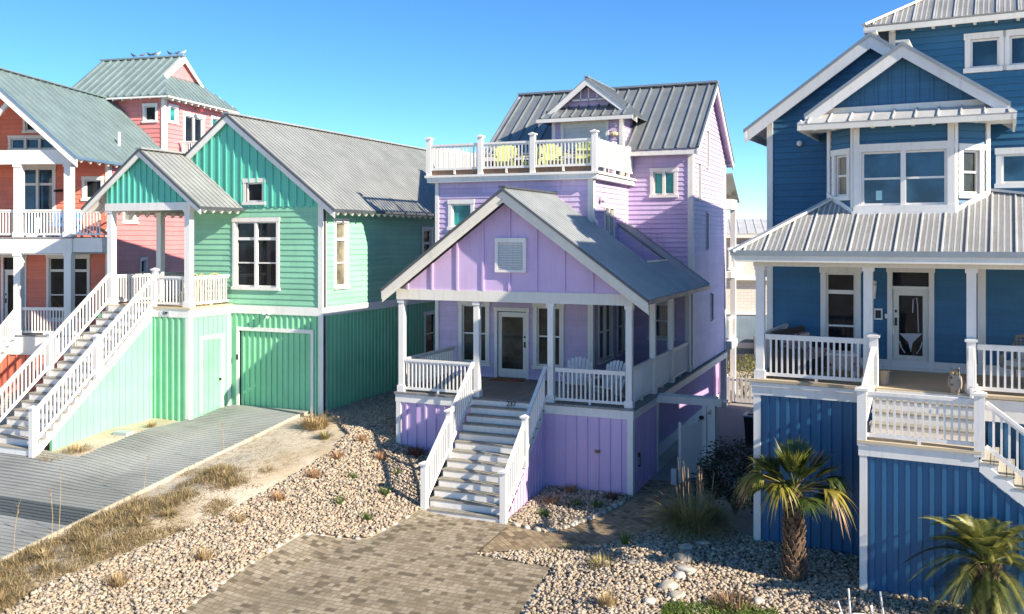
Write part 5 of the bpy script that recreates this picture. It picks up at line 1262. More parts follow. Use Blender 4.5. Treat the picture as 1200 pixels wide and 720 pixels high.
def leaf_bush(name, x, y, z, rx, ry, rz_, n, mat, label, size=.09, cat='shrub', stem=True):
    r = empty(name, (x, y, z), 0, label, cat)
    mb = MB()
    for i in range(n):
        a = uni(0, 6.283); cz = uni(-.75, 1); q = math.sqrt(max(0, 1 - cz * cz)) ; k = uni(.55, 1.02) * (1 + .18 * math.sin(3 * a + 4 * cz))
        p = V((rx * q * math.cos(a) * k, ry * q * math.sin(a) * k, rz_ * (1 + cz * k)))
        mb.blade(p, (uni(-1, 1) + math.cos(a), uni(-1, 1) + math.sin(a), uni(-.4, 1)), size * uni(.7, 1.4), size * .55, .2, 2, side=V((uni(-1, 1), uni(-1, 1), uni(-1, 1))))
    mb.build('foliage', mat, r)
    mb = MB()
    for i in range(9):
        a = i * .7; mb.tube([(0, 0, 0), (rx * .3 * math.cos(a), ry * .3 * math.sin(a), rz_ * .7), (rx * .7 * math.cos(a), ry * .7 * math.sin(a), rz_ * 1.3)], [.025, .018, .008], 5)
    mb.build('stem', BARK, r)
    return r
BARK = plain('bark', (.12, .085, .06), .9)
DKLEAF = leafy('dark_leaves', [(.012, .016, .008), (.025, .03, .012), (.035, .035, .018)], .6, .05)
YLEAF = leafy('yellow_green_leaves', [(.16, .17, .02), (.26, .24, .03), (.12, .15, .03)], .5, .25)
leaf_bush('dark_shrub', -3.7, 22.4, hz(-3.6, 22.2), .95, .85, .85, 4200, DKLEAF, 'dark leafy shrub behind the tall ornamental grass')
leaf_bush('yellow_shrub', -6.0, 38.6, 0, .9, .6, .85, 900, YLEAF, 'yellow green shrub behind the white picket fence', .13)
# low green ground cover, bottom right of the boulders
gc = MB()
for i in range(4200):
    u_, v_ = uni(0, 1), uni(-1, 1); x, y = -3.95 + 1.9 * u_, 16.15 + .42 * u_ + .45 * v_ * (1 - .5 * abs(2 * u_ - 1) ** 2) + .06 * math.sin(20 * u_) + .15 * rnd()
    a = uni(0, 6.283); gc.blade((x, y, hz(x, y) + .03 + .05 * rnd()), (math.cos(a), math.sin(a), uni(.3, 1.6)), uni(.05, .11), .028, .2, 2)
tag(gc.build('ground_cover', leafy('ground_cover_green', [(.08, .15, .02), (.15, .21, .03), (.20, .24, .05)], .5, .25)), 'low bright green ground cover beside the boulders', 'ground cover', kind='stuff')
DUNE = leafy('dune_grass_mix', [(0.17, 0.115, 0.05), (0.33, 0.23, 0.10), (0.24, 0.19, 0.07), (0.46, 0.36, 0.19), (0.30, 0.20, 0.09), (0.52, 0.42, 0.25)], .75, .12)
# dune grass on the bank between the boardwalk and the stones
dg_ = MB()
cent0 = [(-16.0, 13.2, 1.0, 1.1), (-15.6, 14.6, .75, 1.0), (-16.3, 15.2, .6, .8), (-15.7, 16.4, .75, .8), (-16.2, 12.2, .9, .9), (-15.9, 17.2, .5, .6), (-15.4, 18.45, .55, .5), (-16.2, 18.9, .6, .5), (-15.6, 19.3, .4, .3), (-16.6, 11.2, .7, .9), (-15.6, 11.6, .7, .9), (-16.7, 13.9, .35, .8), (-16.5, 16.6, .4, .8)]
cent = [(-16.0, 13.0, .9, .8), (-15.5, 14.2, .55, .55), (-16.3, 15.0, .5, .5), (-15.75, 16.3, .5, .55), (-16.3, 12.0, .9, .7), (-15.6, 17.1, .4, .4), (-15.3, 18.4, .5, .35), (-16.1, 18.8, .6, .3), (-16.6, 11.0, .8, .9), (-15.6, 11.4, .8, .9), (-16.75, 14.0, .3, .6), (-16.6, 16.5, .35, .6)]
def fill(n, hmin, hmax, flat, w):
    for i in range(n):
        cx, cy, sx, sy = random.choice(cent); x, y = random.gauss(cx, sx * .5), random.gauss(cy, sy * .55)
        if not (-17.1 < x < -14.45 - .2 * (y < 17)) or y > 20.3: continue
        a = uni(0, 6.283); t = uni(.2, 1.35) if flat else uni(0, .7)
        dg_.blade((x, y, hz(x, y) + .0), (math.cos(a) * math.sin(t) - .2, math.sin(a) * math.sin(t), math.cos(t)), uni(hmin, hmax), w * uni(.7, 1.3), uni(.2, .9), 3)
fill(9000, .10, .28, True, .011); fill(500, .2, .45, False, .009)
for i in range(48000):
    x, y = uni(-17.1, -14.4), uni(9.5, 19.8)
    q = math.sin(2.1 * x + .7 * y) * math.sin(1.3 * y - 1.1 * x + 1) + .5 * math.sin(5 * x + 2) * math.sin(4.3 * y) - (.75 if y > 17.4 else .1)
    lim = np.interp(y, [9, 11.8, 13.4, 15.8, 17.2, 19.4, 21.2], [-14.6, -14.9, -15.0, -14.45, -14.3, -14.2, -14.2])
    if x > lim - .05 or rnd() > .68 + q: continue
    a = uni(0, 6.283); t = uni(.25, 1.45); dg_.blade((x, y, hz(x, y)), (math.cos(a) * math.sin(t), math.sin(a) * math.sin(t), math.cos(t)), uni(.10, .34), .011, uni(.2, 1.0), 3)
for cx, cy, h, n in [(-15.6, 16.6, .55, 260), (-15.2, 16.2, .5, 220), (-15.9, 16.1, .5, 200), (-15.4, 15.6, .45, 200), (-16.3, 15.4, .45, 160), (-15.9, 14.6, .5, 220), (-15.3, 14.2, .5, 220), (-16.2, 13.8, .55, 240), (-15.5, 13.3, .5, 220), (-16.4, 12.8, .55, 240), (-15.8, 12.3, .6, 260), (-15.3, 12.1, .5, 200), (-16.5, 11.6, .6, 240), (-15.5, 18.5, .45, 220), (-15.1, 18.2, .4, 180), (-16.0, 18.7, .4, 180), (-14.9, 19.3, .3, 100)]:
    for i in range(n):
        a = uni(0, 6.283); r = .16 * math.sqrt(rnd()); t = .15 + 1.1 * rnd() ** .8
        dg_.blade((cx + r * math.cos(a), cy + r * math.sin(a), hz(cx, cy)), (math.cos(a) * math.sin(t), math.sin(a) * math.sin(t), math.cos(t)), h * uni(.45, 1.05), .012, uni(.3, 1.0), 4)
for i in range(2600):  # sparse litter on the sand
    x, y = uni(-17.1, -14.6), uni(9.5, 22.5); a = uni(0, 6.283); dg_.blade((x, y, hz(x, y) + .01), (math.cos(a), math.sin(a), .15), uni(.1, .3), .012, .15, 2)
tag(dg_.build('dune_grass', DUNE), 'dry tan dune grass on the sandy bank beside the boardwalk', 'dune grass', kind='stuff')
for i, (x, y, h, lb) in enumerate([(-17.05, 14.9, 1.5, 'tall bare grass stalk rising over the boardwalk edge, longest of the left ones'), (-16.6, 13.4, 1.35, 'seed headed grass stalk at the far left over the dark boards'), (-16.7, 14.4, 1.2, 'thin grass stalk between the seed headed stalk and the longest one'), (-16.3, 19.3, 1.2, 'thin grass stalk standing in the upper sand patch'), (-16.6, 16.9, 1.1, 'leaning grass stalk beside the middle of the boardwalk edge')]):
    mb = MB(); mb.tube([(0, 0, 0), (.02, .02, h * .5), (.1 * math.sin(i * 2), .05, h * .9), (.16 * math.sin(i * 2), .06, h)], [.007, .006, .004, .002], 5)
    for j in range(10): mb.blade((.1 * math.sin(i * 2), .05, h * uni(.78, .95)), (uni(-.4, .4), uni(-.4, .4), 1), .13, .014, .2, 2)
    o = mb.build('grass_stalk', DRY); o.location = (x, y, hz(x, y)); tag(o, lb, 'grass stalk')

# ================================================================ palms
PALM_Y = leafy('palm_leaf_yellow', [(.26, .22, .03), (.36, .29, .05), (.24, .24, .04)], .45, .3)
PALM_G = leafy('palm_leaf_green', [(.035, .06, .015), (.06, .095, .02), (.13, .15, .03)], .4, .2)
PALM_M = leafy('palm_leaf_mid', [(.10, .13, .02), (.20, .20, .035), (.28, .25, .05)], .45, .3)
PALM_D = leafy('palm_leaf_dead', [(.34, .21, .12), (.46, .31, .18), (.28, .17, .10)], .8, .15)
BOOT = leafy('palm_boot', [(.10, .06, .035), (.17, .105, .06), (.22, .14, .085), (.13, .08, .05)], .9)
def trunk(root, h, r0, r1, rows):
    mb = MB(); mb.tube([(0, 0, -.15), (0, 0, .1), (.02, 0, h * .5), (.0, 0, h)], [r0 * 1.15, r0, (r0 + r1) / 2 * .95, r1 * .8], 12)
    for i in range(rows):
        z = .05 + (h - .05) * i / rows; r = r0 + (r1 - r0) * i / rows
        for j in range(9):
            a = 2 * math.pi * (j + .5 * (i % 2)) / 9 + uni(-.15, .15); c, s_ = math.cos(a), math.sin(a)
            p = V((c * r * .9, s_ * r * .9, z)); t = V((-s_, c, 0)) * uni(.055, .075)
            q = p + V((c * uni(.05, .09), s_ * uni(.05, .09), uni(.13, .2)))
            mb.prism([p - t, p + t, q + t * .35, q - t * .35], (c * .022, s_ * .022, -.01))
    return mb.build('trunk', BOOT, root)
def fan_leaf(root, base, az, tilt, pet, rad, mat, n=26, spread=2.4, droop=.35, name='frond', label=None, fold=.35):
    """palmate leaf: petiole, then blades joined near the hub"""
    d = V((math.cos(az) * math.cos(tilt), math.sin(az) * math.cos(tilt), math.sin(tilt)))
    mb = MB(); b = V(base); hub = b + d * pet + V((0, 0, -.06 * pet))
    mb.tube([b, b + d * pet * .5 + V((0, 0, .02)), hub], [.016, .012, .009], 5)
    sd = d.cross(V((0, 0, 1))).normalized(); up = sd.cross(d).normalized()
    for i in range(n):
        t = -spread / 2 + spread * i / (n - 1)
        bd = (d * math.cos(t) + sd * math.sin(t) + up * (fold * abs(math.sin(t)) - .12)).normalized()
        mb.blade(hub, bd, rad * (1 - .25 * abs(t) / (spread / 2)) * uni(.85, 1.1), rad * 2.2 * spread / n, droop * uni(.6, 1.6), 5, side=(sd * math.cos(t) - d * math.sin(t)) + up * uni(-.3, .3))
    o = mb.build(name, mat, root)
    if label: o['label'] = label
    return o
pr_t = empty('fan_palm', (-1.96, 18.54, -.12), 0, 'fan palm with shaggy brown trunk and drooping yellowed leaves before the blue wall', 'palm tree')
trunk(pr_t, 1.75, .185, .115, 17)
tp = V((0, 0, 1.75))
for i in range(13): fan_leaf(pr_t, tp + V((uni(-.05, .05), uni(-.05, .05), 0)), i * 1.3 + uni(-.2, .2), R(uni(38, 80)), uni(.4, .6), uni(.62, .74), PALM_M if i % 2 else PALM_G, droop=.15, spread=1.7)
for i in range(9): fan_leaf(pr_t, tp, i * .698 + .3, R(uni(2, 30)), uni(.45, .6), uni(.58, .7), PALM_G, droop=.45, spread=2.0)
for az, ti, m in ((3.6, 32, PALM_Y), (3.25, 22, PALM_Y), (2.9, 38, PALM_Y), (.35, 22, PALM_Y), (.0, 30, PALM_G), (5.9, 18, PALM_Y), (4.5, 25, PALM_Y)): fan_leaf(pr_t, tp, az + YAW * 0, R(ti), .72, .6, m, droop=.95, spread=2.3, label='yellowed drooping frond' if m is PALM_Y else None)
for az in (3.5, 3.1, .2, .5, 5.8): fan_leaf(pr_t, tp, az, R(uni(12, 26)), .78, .42, PALM_D, n=16, droop=1.5, spread=1.7, label='dry tan hanging frond')
mb = MB()
for i in range(3): mb.tube([tp, tp + V((.15 + .1 * i, .1, .5)), tp + V((.3 + .12 * i, .12, .72 + .05 * i))], [.012, .009, .005], 5)
for i in range(30): mb.blade(tp + V((.3 + uni(-.05, .25), .12 + uni(-.05, .05), .65 + uni(-.1, .15))), (uni(-1, 1), uni(-1, 1), .6), .14, .012, .3, 2)
mb.build('flower_stalk', PALM_D, pr_t)
def feather_leaf(root, base, az, tilt, ln, mat, curve=.55, n=58, leaf=.40):
    d = V((math.cos(az) * math.cos(tilt), math.sin(az) * math.cos(tilt), math.sin(tilt))); mb = MB(); b = V(base)
    pt = lambda t: b + d * (ln * t) + V((0, 0, -curve * ln * t * t))
    mb.tube([pt(i / 8) for i in range(9)], [.014 * (1 - .1 * i) for i in range(9)], 5)
    sd = d.cross(V((0, 0, 1))).normalized()
    for i in range(n):
        t = .2 + .8 * i / n; p = pt(t); tg = (pt(t + .02) - pt(t - .02)).normalized(); up = sd.cross(tg).normalized()
        for s_ in (-1, 1):
            mb.blade(p, sd * s_ * .8 + tg * (.55 + .3 * t) + up * .45, leaf * (1.05 - .6 * t) * uni(.8, 1.1), .021, .3, 3, side=tg + up * .4)
    return mb.build('frond', mat, root)
P2 = leafy('pindo_leaf', [(.18, .20, .04), (.30, .31, .07), (.42, .38, .13), (.23, .25, .05)], .4, .3)
P2D = leafy('pindo_leaf_dark', [(.04, .065, .018), (.07, .095, .03), (.11, .12, .035)], .4, .2)
pf = empty('feather_palm', (1.28, 17.6, .08), 0, 'feather leaved palm with arching green fronds at the lower right by the blue stairs', 'palm tree')
trunk(pf, .9, .17, .15, 10)
tp = V((0, 0, .9))
for i in range(24): feather_leaf(pf, tp, i * 2.4 + .2, R(uni(42, 80)), uni(1.3, 1.7), P2, uni(.4, .65))
for i in range(14): feather_leaf(pf, tp, i * .46 + .1, R(uni(12, 38)), uni(1.2, 1.55), P2 if i % 2 else P2D, uni(.5, .8))
for i in range(12): feather_leaf(pf, tp, i * .53 + .4, R(uni(-45, 8)), uni(.85, 1.2), P2D if i % 3 else P2, .8)
# ================================================================ furniture and small things
def slat_chair(name, label, mat, loc, rz, group=None, cat='chair'):
    """low slatted garden armchair: fan back, sloped seat, wide arms; faces local -Y"""
    r = empty(name, loc, R(rz), label, cat, group)
    mb = MB()
    for i in range(7):
        x = (i - 3) * .085; y0, z0 = .22, .26; top = 1.0 - .12 * (abs(i - 3) / 3) ** 2
        fx = x * 1.25; p = [(x - .037, y0, z0), (x + .037, y0, z0), (fx + .042, y0 + .30, top), (fx - .042, y0 + .30, top)]
        mb.prism(p, (0, .02, .008))
        mb.tube([(fx, y0 + .30, top - .02), (fx, y0 + .318, top - .015)], .042, 8)
    mb.beam((-.31, .37, .5), (.31, .37, .5), .03, .07); mb.beam((-.34, .47, .74), (.34, .47, .74), .03, .06)
    mb.build('backrest', mat, r)
    mb = MB()
    for i in range(6): mb.box(-.29, .29, -.34 + i * .1, -.255 + i * .1, .39 - i * .024, .412 - i * .024)
    mb.build('seat', mat, r)
    for s_ in (-1, 1):
        m2 = MB(); m2.prism([(s_ * .27, -.36, .58), (s_ * .42, -.36, .58), (s_ * .42, .1, .58), (s_ * .33, .45, .57), (s_ * .28, .45, .57)], (0, 0, .024)); m2.build('armrest', mat, r)
        m2 = MB(); m2.box(min(s_ * .3, s_ * .33), max(s_ * .3, s_ * .33), -.36, -.25, 0, .58); m2.build('leg', mat, r)
        m2 = MB(); m2.prism([(s_ * .3, -.3, .40), (s_ * .3, .5, .1), (s_ * .3, .56, 0), (s_ * .3, .44, 0), (s_ * .3, -.3, .28)], (s_ * .025, 0, 0)); m2.build('leg', mat, r)
    return r
WCH = plain('chair_white', (.66, .66, .66), .4); LIME = plain('chair_lime', (.52, .58, .14), .45); BLUECH = plain('chair_blue', (.04, .22, .55), .45); CORCH = plain('chair_coral', (.62, .18, .12), .45)
slat_chair('garden_chair', 'white slatted armchair on the lavender porch, nearer the front door', WCH, (-8.25, 24.1, DK), 8, 'white chairs on the lavender porch')
slat_chair('garden_chair', 'white slatted armchair on the lavender porch, at the right corner column', WCH, (-7.25, 23.75, DK), -14, 'white chairs on the lavender porch')
for (x, y, a, lb) in [(-11.75, 27.3, 20, 'lime green slatted chair at the left of the rooftop deck'), (-10.95, 27.9, -10, 'lime green slatted chair second from the left on the rooftop deck'), (-10.2, 27.5, 30, 'lime green slatted chair behind the third railing post on the rooftop deck'), (-9.35, 28.2, 200, 'lime green slatted chair turned away at the right of the rooftop deck')]:
    slat_chair('garden_chair', lb, LIME, (x, y, 8.53), a, 'lime green chairs on the rooftop deck')
kk = lambda x, y, z: K.world((x, y, z))
slat_chair('garden_chair', 'bright blue slatted chair on the upper porch of the coral house', BLUECH, kk(-19.75, 32.3, 6.53), YAW - 6 + 15)
slat_chair('garden_chair', 'second blue chair on the upper coral porch, farther from the corner column', BLUECH, kk(-20.4, 32.5, 6.53), YAW - 6 + 5)
slat_chair('garden_chair', 'coral red chair by the right railing of the upper coral porch', CORCH, kk(-18.6, 32.0, 6.53), YAW - 6)
RATTAN = leafy('rattan_gold', [(.50, .36, .12), (.60, .46, .18), (.42, .30, .10)], .6)
WICK = leafy('wicker_brown', [(.30, .21, .13), (.42, .32, .20), (.22, .15, .09)], .7)
def stick_chair(name, label, mat, loc, rz, group=None):
    """open cane chair: hoop back, round rails"""
    r = empty(name, loc, R(rz), label, 'chair', group)
    m = MB(); m.tube([(-.25, .22, .42), (-.27, .28, .75), (-.17, .31, .95), (0, .32, 1.0), (.17, .31, .95), (.27, .28, .75), (.25, .22, .42)], .022, 7)
    for i in range(-2, 3): m.tube([(i * .09, .23, .44), (i * .085, .31, .95 - .03 * abs(i))], .011, 6)
    m.tube([(-.26, .25, .58), (.26, .25, .58)], .012, 6); m.build('backrest', mat, r)
    m = MB(); m.prism([(-.27, -.24, .41), (.27, -.24, .41), (.25, .24, .41), (-.25, .24, .41)], (0, 0, .04)); m.build('seat', mat, r)
    for x in (-.24, .24):
        for y in (-.22, .22): m = MB(); m.tube([(x, y, 0), (x * .97, y, .42)], .02, 7); m.build('leg', mat, r)
    return r
stick_chair('cane_chair', 'golden cane chair left of the porch corner column of the green house', RATTAN, (-21.05, 23.6, 4.36), 60, 'golden cane chairs on the green porch')
stick_chair('cane_chair', 'golden cane chair behind the right railing nearest the corner column of the green porch', RATTAN, (-20.75, 23.15, 4.36), -70, 'golden cane chairs on the green porch')
stick_chair('cane_chair', 'golden cane chair behind the right railing nearest the green wall', RATTAN, (-20.75, 23.95, 4.36), 250, 'golden cane chairs on the green porch')
r = empty('cane_table', (-21.3, 24.05, 4.36), 0, 'round golden cane table on the green porch', 'table')
m = MB(); m.tube([(0, 0, .68), (0, 0, .72)], .36, 20); m.build('tabletop', RATTAN, r)
m = MB(); [m.tube([(.2 * math.cos(a), .2 * math.sin(a), 0), (.1 * math.cos(a), .1 * math.sin(a), .36), (.22 * math.cos(a), .22 * math.sin(a), .68)], .018, 6) for a in (0, 1.57, 3.14, 4.71)]; m.build('table_base', RATTAN, r)
m = MB(); m.box(-.5, .5, -.22, .22, 0, .025); o = m.build('doormat', plain('coir_rust', (.25, .085, .04), .95)); o.location = (-11.1, YD - .45, DK); tag(o, 'rust brown doormat in front of the white lavender house door', 'doormat')
bb = lambda x, y, z: B.world((x, y, z)); ba = YAW - 28
def wicker_chair(label, loc, rz):
    r = empty('wicker_chair', loc, R(rz), label, 'chair')
    m = MB(); pts = [(-.3, .24, .4), (-.36, .3, .75), (-.3, .34, .95), (0, .36, 1.0), (.3, .34, .95), (.36, .3, .75), (.3, .24, .4)]
    m.tube(pts, .03, 8)
    for i in range(9):
        t = i / 8; z = .45 + .5 * t; w_ = .3 + .06 * math.sin(3.1 * t); m.tube([(-w_, .25 + .1 * t, z), (0, .29 + .09 * t, z), (w_, .25 + .1 * t, z)], .012, 5)
    for i in range(-4, 5): m.tube([(i * .07, .27, .42), (i * .075, .36, .97)], .010, 5)
    m.build('backrest', WICK, r)
    m = MB(); m.box(-.33, .33, -.3, .28, .34, .4); m.build('seat', WICK, r)
    m = MB(); m.box(-.29, .29, -.28, .24, .4, .5); m.box(-.25, .25, .2, .3, .5, .78); m.build('cushion', plain('cushion_pale', (.55, .56, .48), .9), r)
    for s_ in (-1, 1):
        m = MB(); m.tube([(s_ * .36, -.3, .58), (s_ * .4, 0, .62), (s_ * .37, .28, .66)], .03, 7); m.tube([(s_ * .36, -.3, .36), (s_ * .36, -.3, .58)], .025, 6); m.build('armrest', WICK, r)
        for y in (-.27, .27): m = MB(); m.tube([(s_ * .3, y, 0), (s_ * .31, y, .36)], .022, 6); m.build('leg', WICK, r)
    return r
wicker_chair('tan woven wicker armchair with pale cushion on the right part of the blue porch', bb(.35, 21.6, BD), ba - 20)
# wicker sofa with patterned cushions behind the left railing
r = empty('wicker_sofa', bb(-4.0, 21.3, BD), R(ba + 80), 'dark wicker sofa with red patterned cushions behind the left blue porch railing', 'sofa')
DW = plain('dark_wicker', (.06, .04, .035), .8); RC = None
def pattern_mat(name, c1, c2):
    m, nt, b = new_mat(name); v = N(nt, 'ShaderNodeTexVoronoi', i_Scale=9.0); L(nt, coords(nt), v.inputs['Vector'])
    L(nt, mixc(nt, ramp(nt, v.outputs['Distance'], [(.25, 0.0), (.4, 1.0)]), c1, c2), b.inputs['Base Color']); b.inputs['Roughness'].default_value = .9; return m
RC = pattern_mat('cushion_red_pattern', (.32, .06, .06), (.50, .40, .36))
m = MB(); m.box(-.85, .85, .28, .38, .1, .92); m.tube([(-.86, .33, .92), (.86, .33, .92)], .05, 8); m.build('backrest', DW, r)
m = MB(); m.box(-.85, .85, -.35, .28, .12, .36); m.build('seat', DW, r)
for s_ in (-1, 1):
    m = MB(); m.box(s_ * .9 - .06, s_ * .9 + .06, -.37, .38, .05, .62); m.build('armrest', DW, r)
    m = MB(); m.box(s_ * .42 - .4, s_ * .42 + .4, -.33, .24, .36, .5); m.build('cushion', RC, r)
    m = MB(); m.box(s_ * .42 - .26, s_ * .42 + .26, .1, .26, .5, .84); m.build('cushion', RC, r)
r = empty('side_table', bb(-3.1, 21.0, BD), R(ba), 'small table with a red patterned cloth behind the blue porch railing', 'table')
m = MB(); m.box(-.3, .3, -.3, .3, .5, .54); m.build('tabletop', WHITE, r); m = MB(); m.box(-.28, .28, -.31, -.305, .2, .5); m.box(-.305, -.3, -.28, .28, .2, .5); m.box(.3, .305, -.28, .28, .2, .5); m.build('cloth', RC, r)
for x in (-.26, .26):
    for y in (-.26, .26): m = MB(); m.box(x - .025, x + .025, y - .025, y + .025, 0, .5); m.build('leg', WHITE, r)
# owl decoy
r = empty('owl_decoy', bb(-.88, 19.92, BD), R(ba), 'brown grey plastic owl decoy standing at the edge of the blue porch', 'owl decoy')
OW = pattern_mat('owl_feathers', (.10, .07, .05), (.34, .29, .24)); m = MB(); m.tube([(0, 0, 0), (0, 0, .06), (0, 0, .2), (0, 0, .3), (0, -.01, .36), (0, -.01, .43), (0, 0, .46)], [.07, .085, .105, .095, .085, .08, .03], 12)
for s_ in (-1, 1): m.tube([(s_ * .055, 0, .43), (s_ * .07, 0, .5)], [.03, .004], 6)
m.build('body', OW, r, smooth=True)
for s_ in (-1, 1):
    m = MB(); m.blob((s_ * .034, -.085, .395), (.022, .012, .022)); m.build('eye', plain('owl_eye', (.6, .42, .05), .3), r)
    m = MB(); m.blob((s_ * .1, .01, .2), (.03, .07, .14)); m.build('wing', OW, r)
m = MB(); m.tube([(0, -.08, .375), (0, -.11, .35)], [.014, .003], 6); m.build('beak', BLACK, r)
m = MB(); m.tube([(0, 0, 0), (0, 0, .02), (0, 0, .26), (0, 0, .3), (0, 0, .3)], [.09, .1, .12, .14, .1], 12); o = m.build('clay_pot', plain('tan_pot', (.36, .29, .21), .8)); o.location = bb(-2.22, 20.35, BD); tag(o, 'small tan pot on the blue porch deck beside the left post', 'pot')
# white metal frame in the stones
r = empty('metal_stand', (-.5, 17.2, hz(-.5, 17.2) - .12), R(8), 'white metal sawhorse frame lying in the stones before the blue landing', 'metal stand')
m = MB(); m.tube([(-.36, 0, 0), (-.4, 0, .62)], .016, 8); m.build('leg', WHITE, r); m = MB(); m.tube([(.2, .05, 0), (.12, .05, .6)], .016, 8); m.build('leg', WHITE, r)
m = MB(); m.tube([(-.38, 0, .18), (.18, .04, .2)], .022, 8); m.build('crossbar', WHITE, r); m = MB(); m.beam((-.45, -.12, 0), (-.58, -.1, .42), .05, .015); m.build('brace', WHITE, r)
m = MB(); m.beam((0, 0, .19), (-.03, .02, .36), .06, .015); m.build('clamp', WHITE, r)
# bins
for i, (x, y, lb) in enumerate([(-4.3, 29.9, 'dark wheeled bin with pale lid in the side path, nearer one'), (-4.2, 31.4, 'dark wheeled bin with pale lid in the side path, farther one')]):
    r = empty('wheeled_bin', (x, y, -.03), 0, lb, 'bin', 'bins in the side path'); m = MB(); k = V((0, 0, 1))
    a, b_ = .27, .33; m.v += [(-a, -a, .08), (a, -a, .08), (a, a, .08), (-a, a, .08), (-b_, -b_, .95), (b_, -b_, .95), (b_, b_, .95), (-b_, b_, .95)]; m.f += [(0, 1, 2, 3), (0, 1, 5, 4), (1, 2, 6, 5), (2, 3, 7, 6), (3, 0, 4, 7)]; m.mi += [0] * 5
    m.build('body', plain('bin_black', (.02, .02, .024), .5), r)
    m = MB(); m.box(-.36, .36, -.4, .36, .95, 1.0); m.build('lid', plain('bin_lid', (.42, .48, .52), .4), r)
    m = MB(); m.box(-.22, .22, -.24, .2, 1.0, 1.035); m.build('lid_panel', BLACK, r); m = MB(); m.tube([(-.3, .38, .9), (.3, .38, .9)], .02, 6); m.build('handle', BLACK, r)
    for s_ in (-1, 1): m = MB(); m.tube([(s_ * .3, .28, .12), (s_ * .35, .28, .12)], .12, 12); m.build('wheel', BLACK, r)
# arbor gate over the side path
r = empty('garden_gate', (-5.0, 25.3, -.03), 0, 'white arbor gate with flat beam over the side path', 'gate')
m = MB(); m.box(-1.3, .48, -.14, -.09, 2.0, 2.2); m.box(-1.3, .35, .09, .14, 2.02, 2.22); m.box(-1.3, .62, -.09, .09, 2.12, 2.16); m.build('beam', WHITE, r)
for x, y in ((.02, -.1), (.26, -.1), (.3, .12)): m = MB(); m.cen(x, y, 0, .1, .1, 2.06); m.build('post', WHITE, r)
m = MB(); m.box(-.02, .28, -.06, -.03, .1, 1.75); m.build('side_panel', WHITE, r)
p = [(-.02, -.12), (-.5, -.75)]; ln = math.hypot(.48, .63)
m = MB(); m.prism([(p[0][0], p[0][1], .1), (p[1][0], p[1][1], .1), (p[1][0], p[1][1], 1.45), (p[0][0], p[0][1], 1.62)], (.02, -.016, 0)); m.beam((-.02, -.12, .85), (-.5, -.75, .85), .07, .1); m.beam((-.5, -.75, 0), (-.5, -.75, 1.62), .08, .08); m.beam((-.04, -.14, 0), (-.04, -.14, 1.72), .07, .07); gp_ = m.build('gate_leaf', WHITE, r)
m = MB(); m.blob((-.05, -.2, 1.68), (.07, .05, .06)); m.build('latch', BLACK, gp_)
m = MB(); m.cen(-.62, -.95, 0, .14, .14, .42); m.build('stub_post', WHITE, r)
# picket fence at the back
r = empty('picket_fence', (-5.9, 37.2, 0), R(-4), 'white picket fence across the far end of the side path', 'fence')
m = MB(); m.box(-.6, 2.2, -.02, .02, .2, .3); m.box(-.6, 2.2, -.02, .02, .85, .95); m.build('rails', WHITE, r)
m = MB(); [m.box(-.55 + i * .17, -.46 + i * .17, -.05, -.02, .05, 1.02) for i in range(16)]; m.build('pickets', WHITE, r)
for x in (-.6, 1.2): m = MB(); m.cen(x, 0, 0, .1, .1, 1.1); m.build('post', WHITE, r)
m = MB(); m.cen(0, 0, 0, .28, .28, 1.15); o = m.build('utility_pedestal', plain('pedestal_blue_grey', (.13, .16, .22), .6)); o.location = (-4.9, 34.6, -.03); m2 = MB(); tag(o, 'slim blue grey utility pedestal behind the bins', 'pedestal')
# ---- houses beyond
TANS = paint('tan_brick', (.52, .44, .36), .8, .06, .1)
def brick(name, c):
    m, nt, b = new_mat(name); br = N(nt, 'ShaderNodeTexBrick', i_Scale=1.0, i_Brick_Width=.4, i_Row_Height=.16, i_Mortar_Size=.012)
    br.inputs['Color1'].default_value = rgb(c); br.inputs['Color2'].default_value = rgb([x * .9 for x in c]); br.inputs['Mortar'].default_value = rgb([x * .75 for x in c])
    tc = N(nt, 'ShaderNodeTexCoord'); mp = N(nt, 'ShaderNodeMapping'); mp.inputs['Rotation'].default_value = (R(90), 0, 0); L(nt, tc.outputs['Object'], mp.inputs['Vector']); L(nt, mp.outputs['Vector'], br.inputs['Vector'])
    L(nt, br.outputs['Color'], b.inputs['Base Color']); b.inputs['Roughness'].default_value = .9; return m
T = House('brick_house', (-7.0, 58.0, -.3), YAW - 12, 'tan building with a pale metal roof seen between the lavender and blue houses')
tw = front(52.0); C_ = (0, 0)
m = MB(); m.box(-8, 8, 52, 60, 2.4, 6.8); T.part('upper_wall', m, brick('pale_shingle', (.66, .60, .53)))
m = MB(); m.box(-8, 8, 51.7, 60, -1.2, 2.4); T.part('lower_wall', m, paint('blue_grey_siding', (.22, .28, .33), .6))
m = MB(); tw.box(m, -8, 8, .55, .85, .3, .36); tw.box(m, -8, 8, 2.36, 2.46, 0.0, .35); T.part('trim_band', m, WHITE)
m = MB(); roof_plane(m, [(-9, 51.4, 6.75), (9, 51.4, 6.75), (9, 56, 7.6), (-9, 56, 7.6)], .06, .45, .04, .02); roof_plane(m, [(-9, 56, 7.6), (9, 56, 7.6), (9, 60.6, 6.75), (-9, 60.6, 6.75)], .06, .45, .04, .02); T.part('roof', m, metal('roof_metal_white', (.62, .60, .58), .5, .1))
m = MB(); m.box(-9, 9, 51.42, 51.5, 6.5, 6.72); T.part('fascia', m, CREAM)
for x in (1.6, 4.2): window(T, tw, x, x + 1.6, 4.4, 5.9, M_, GL_TAN, trim=.2, proud=.35)
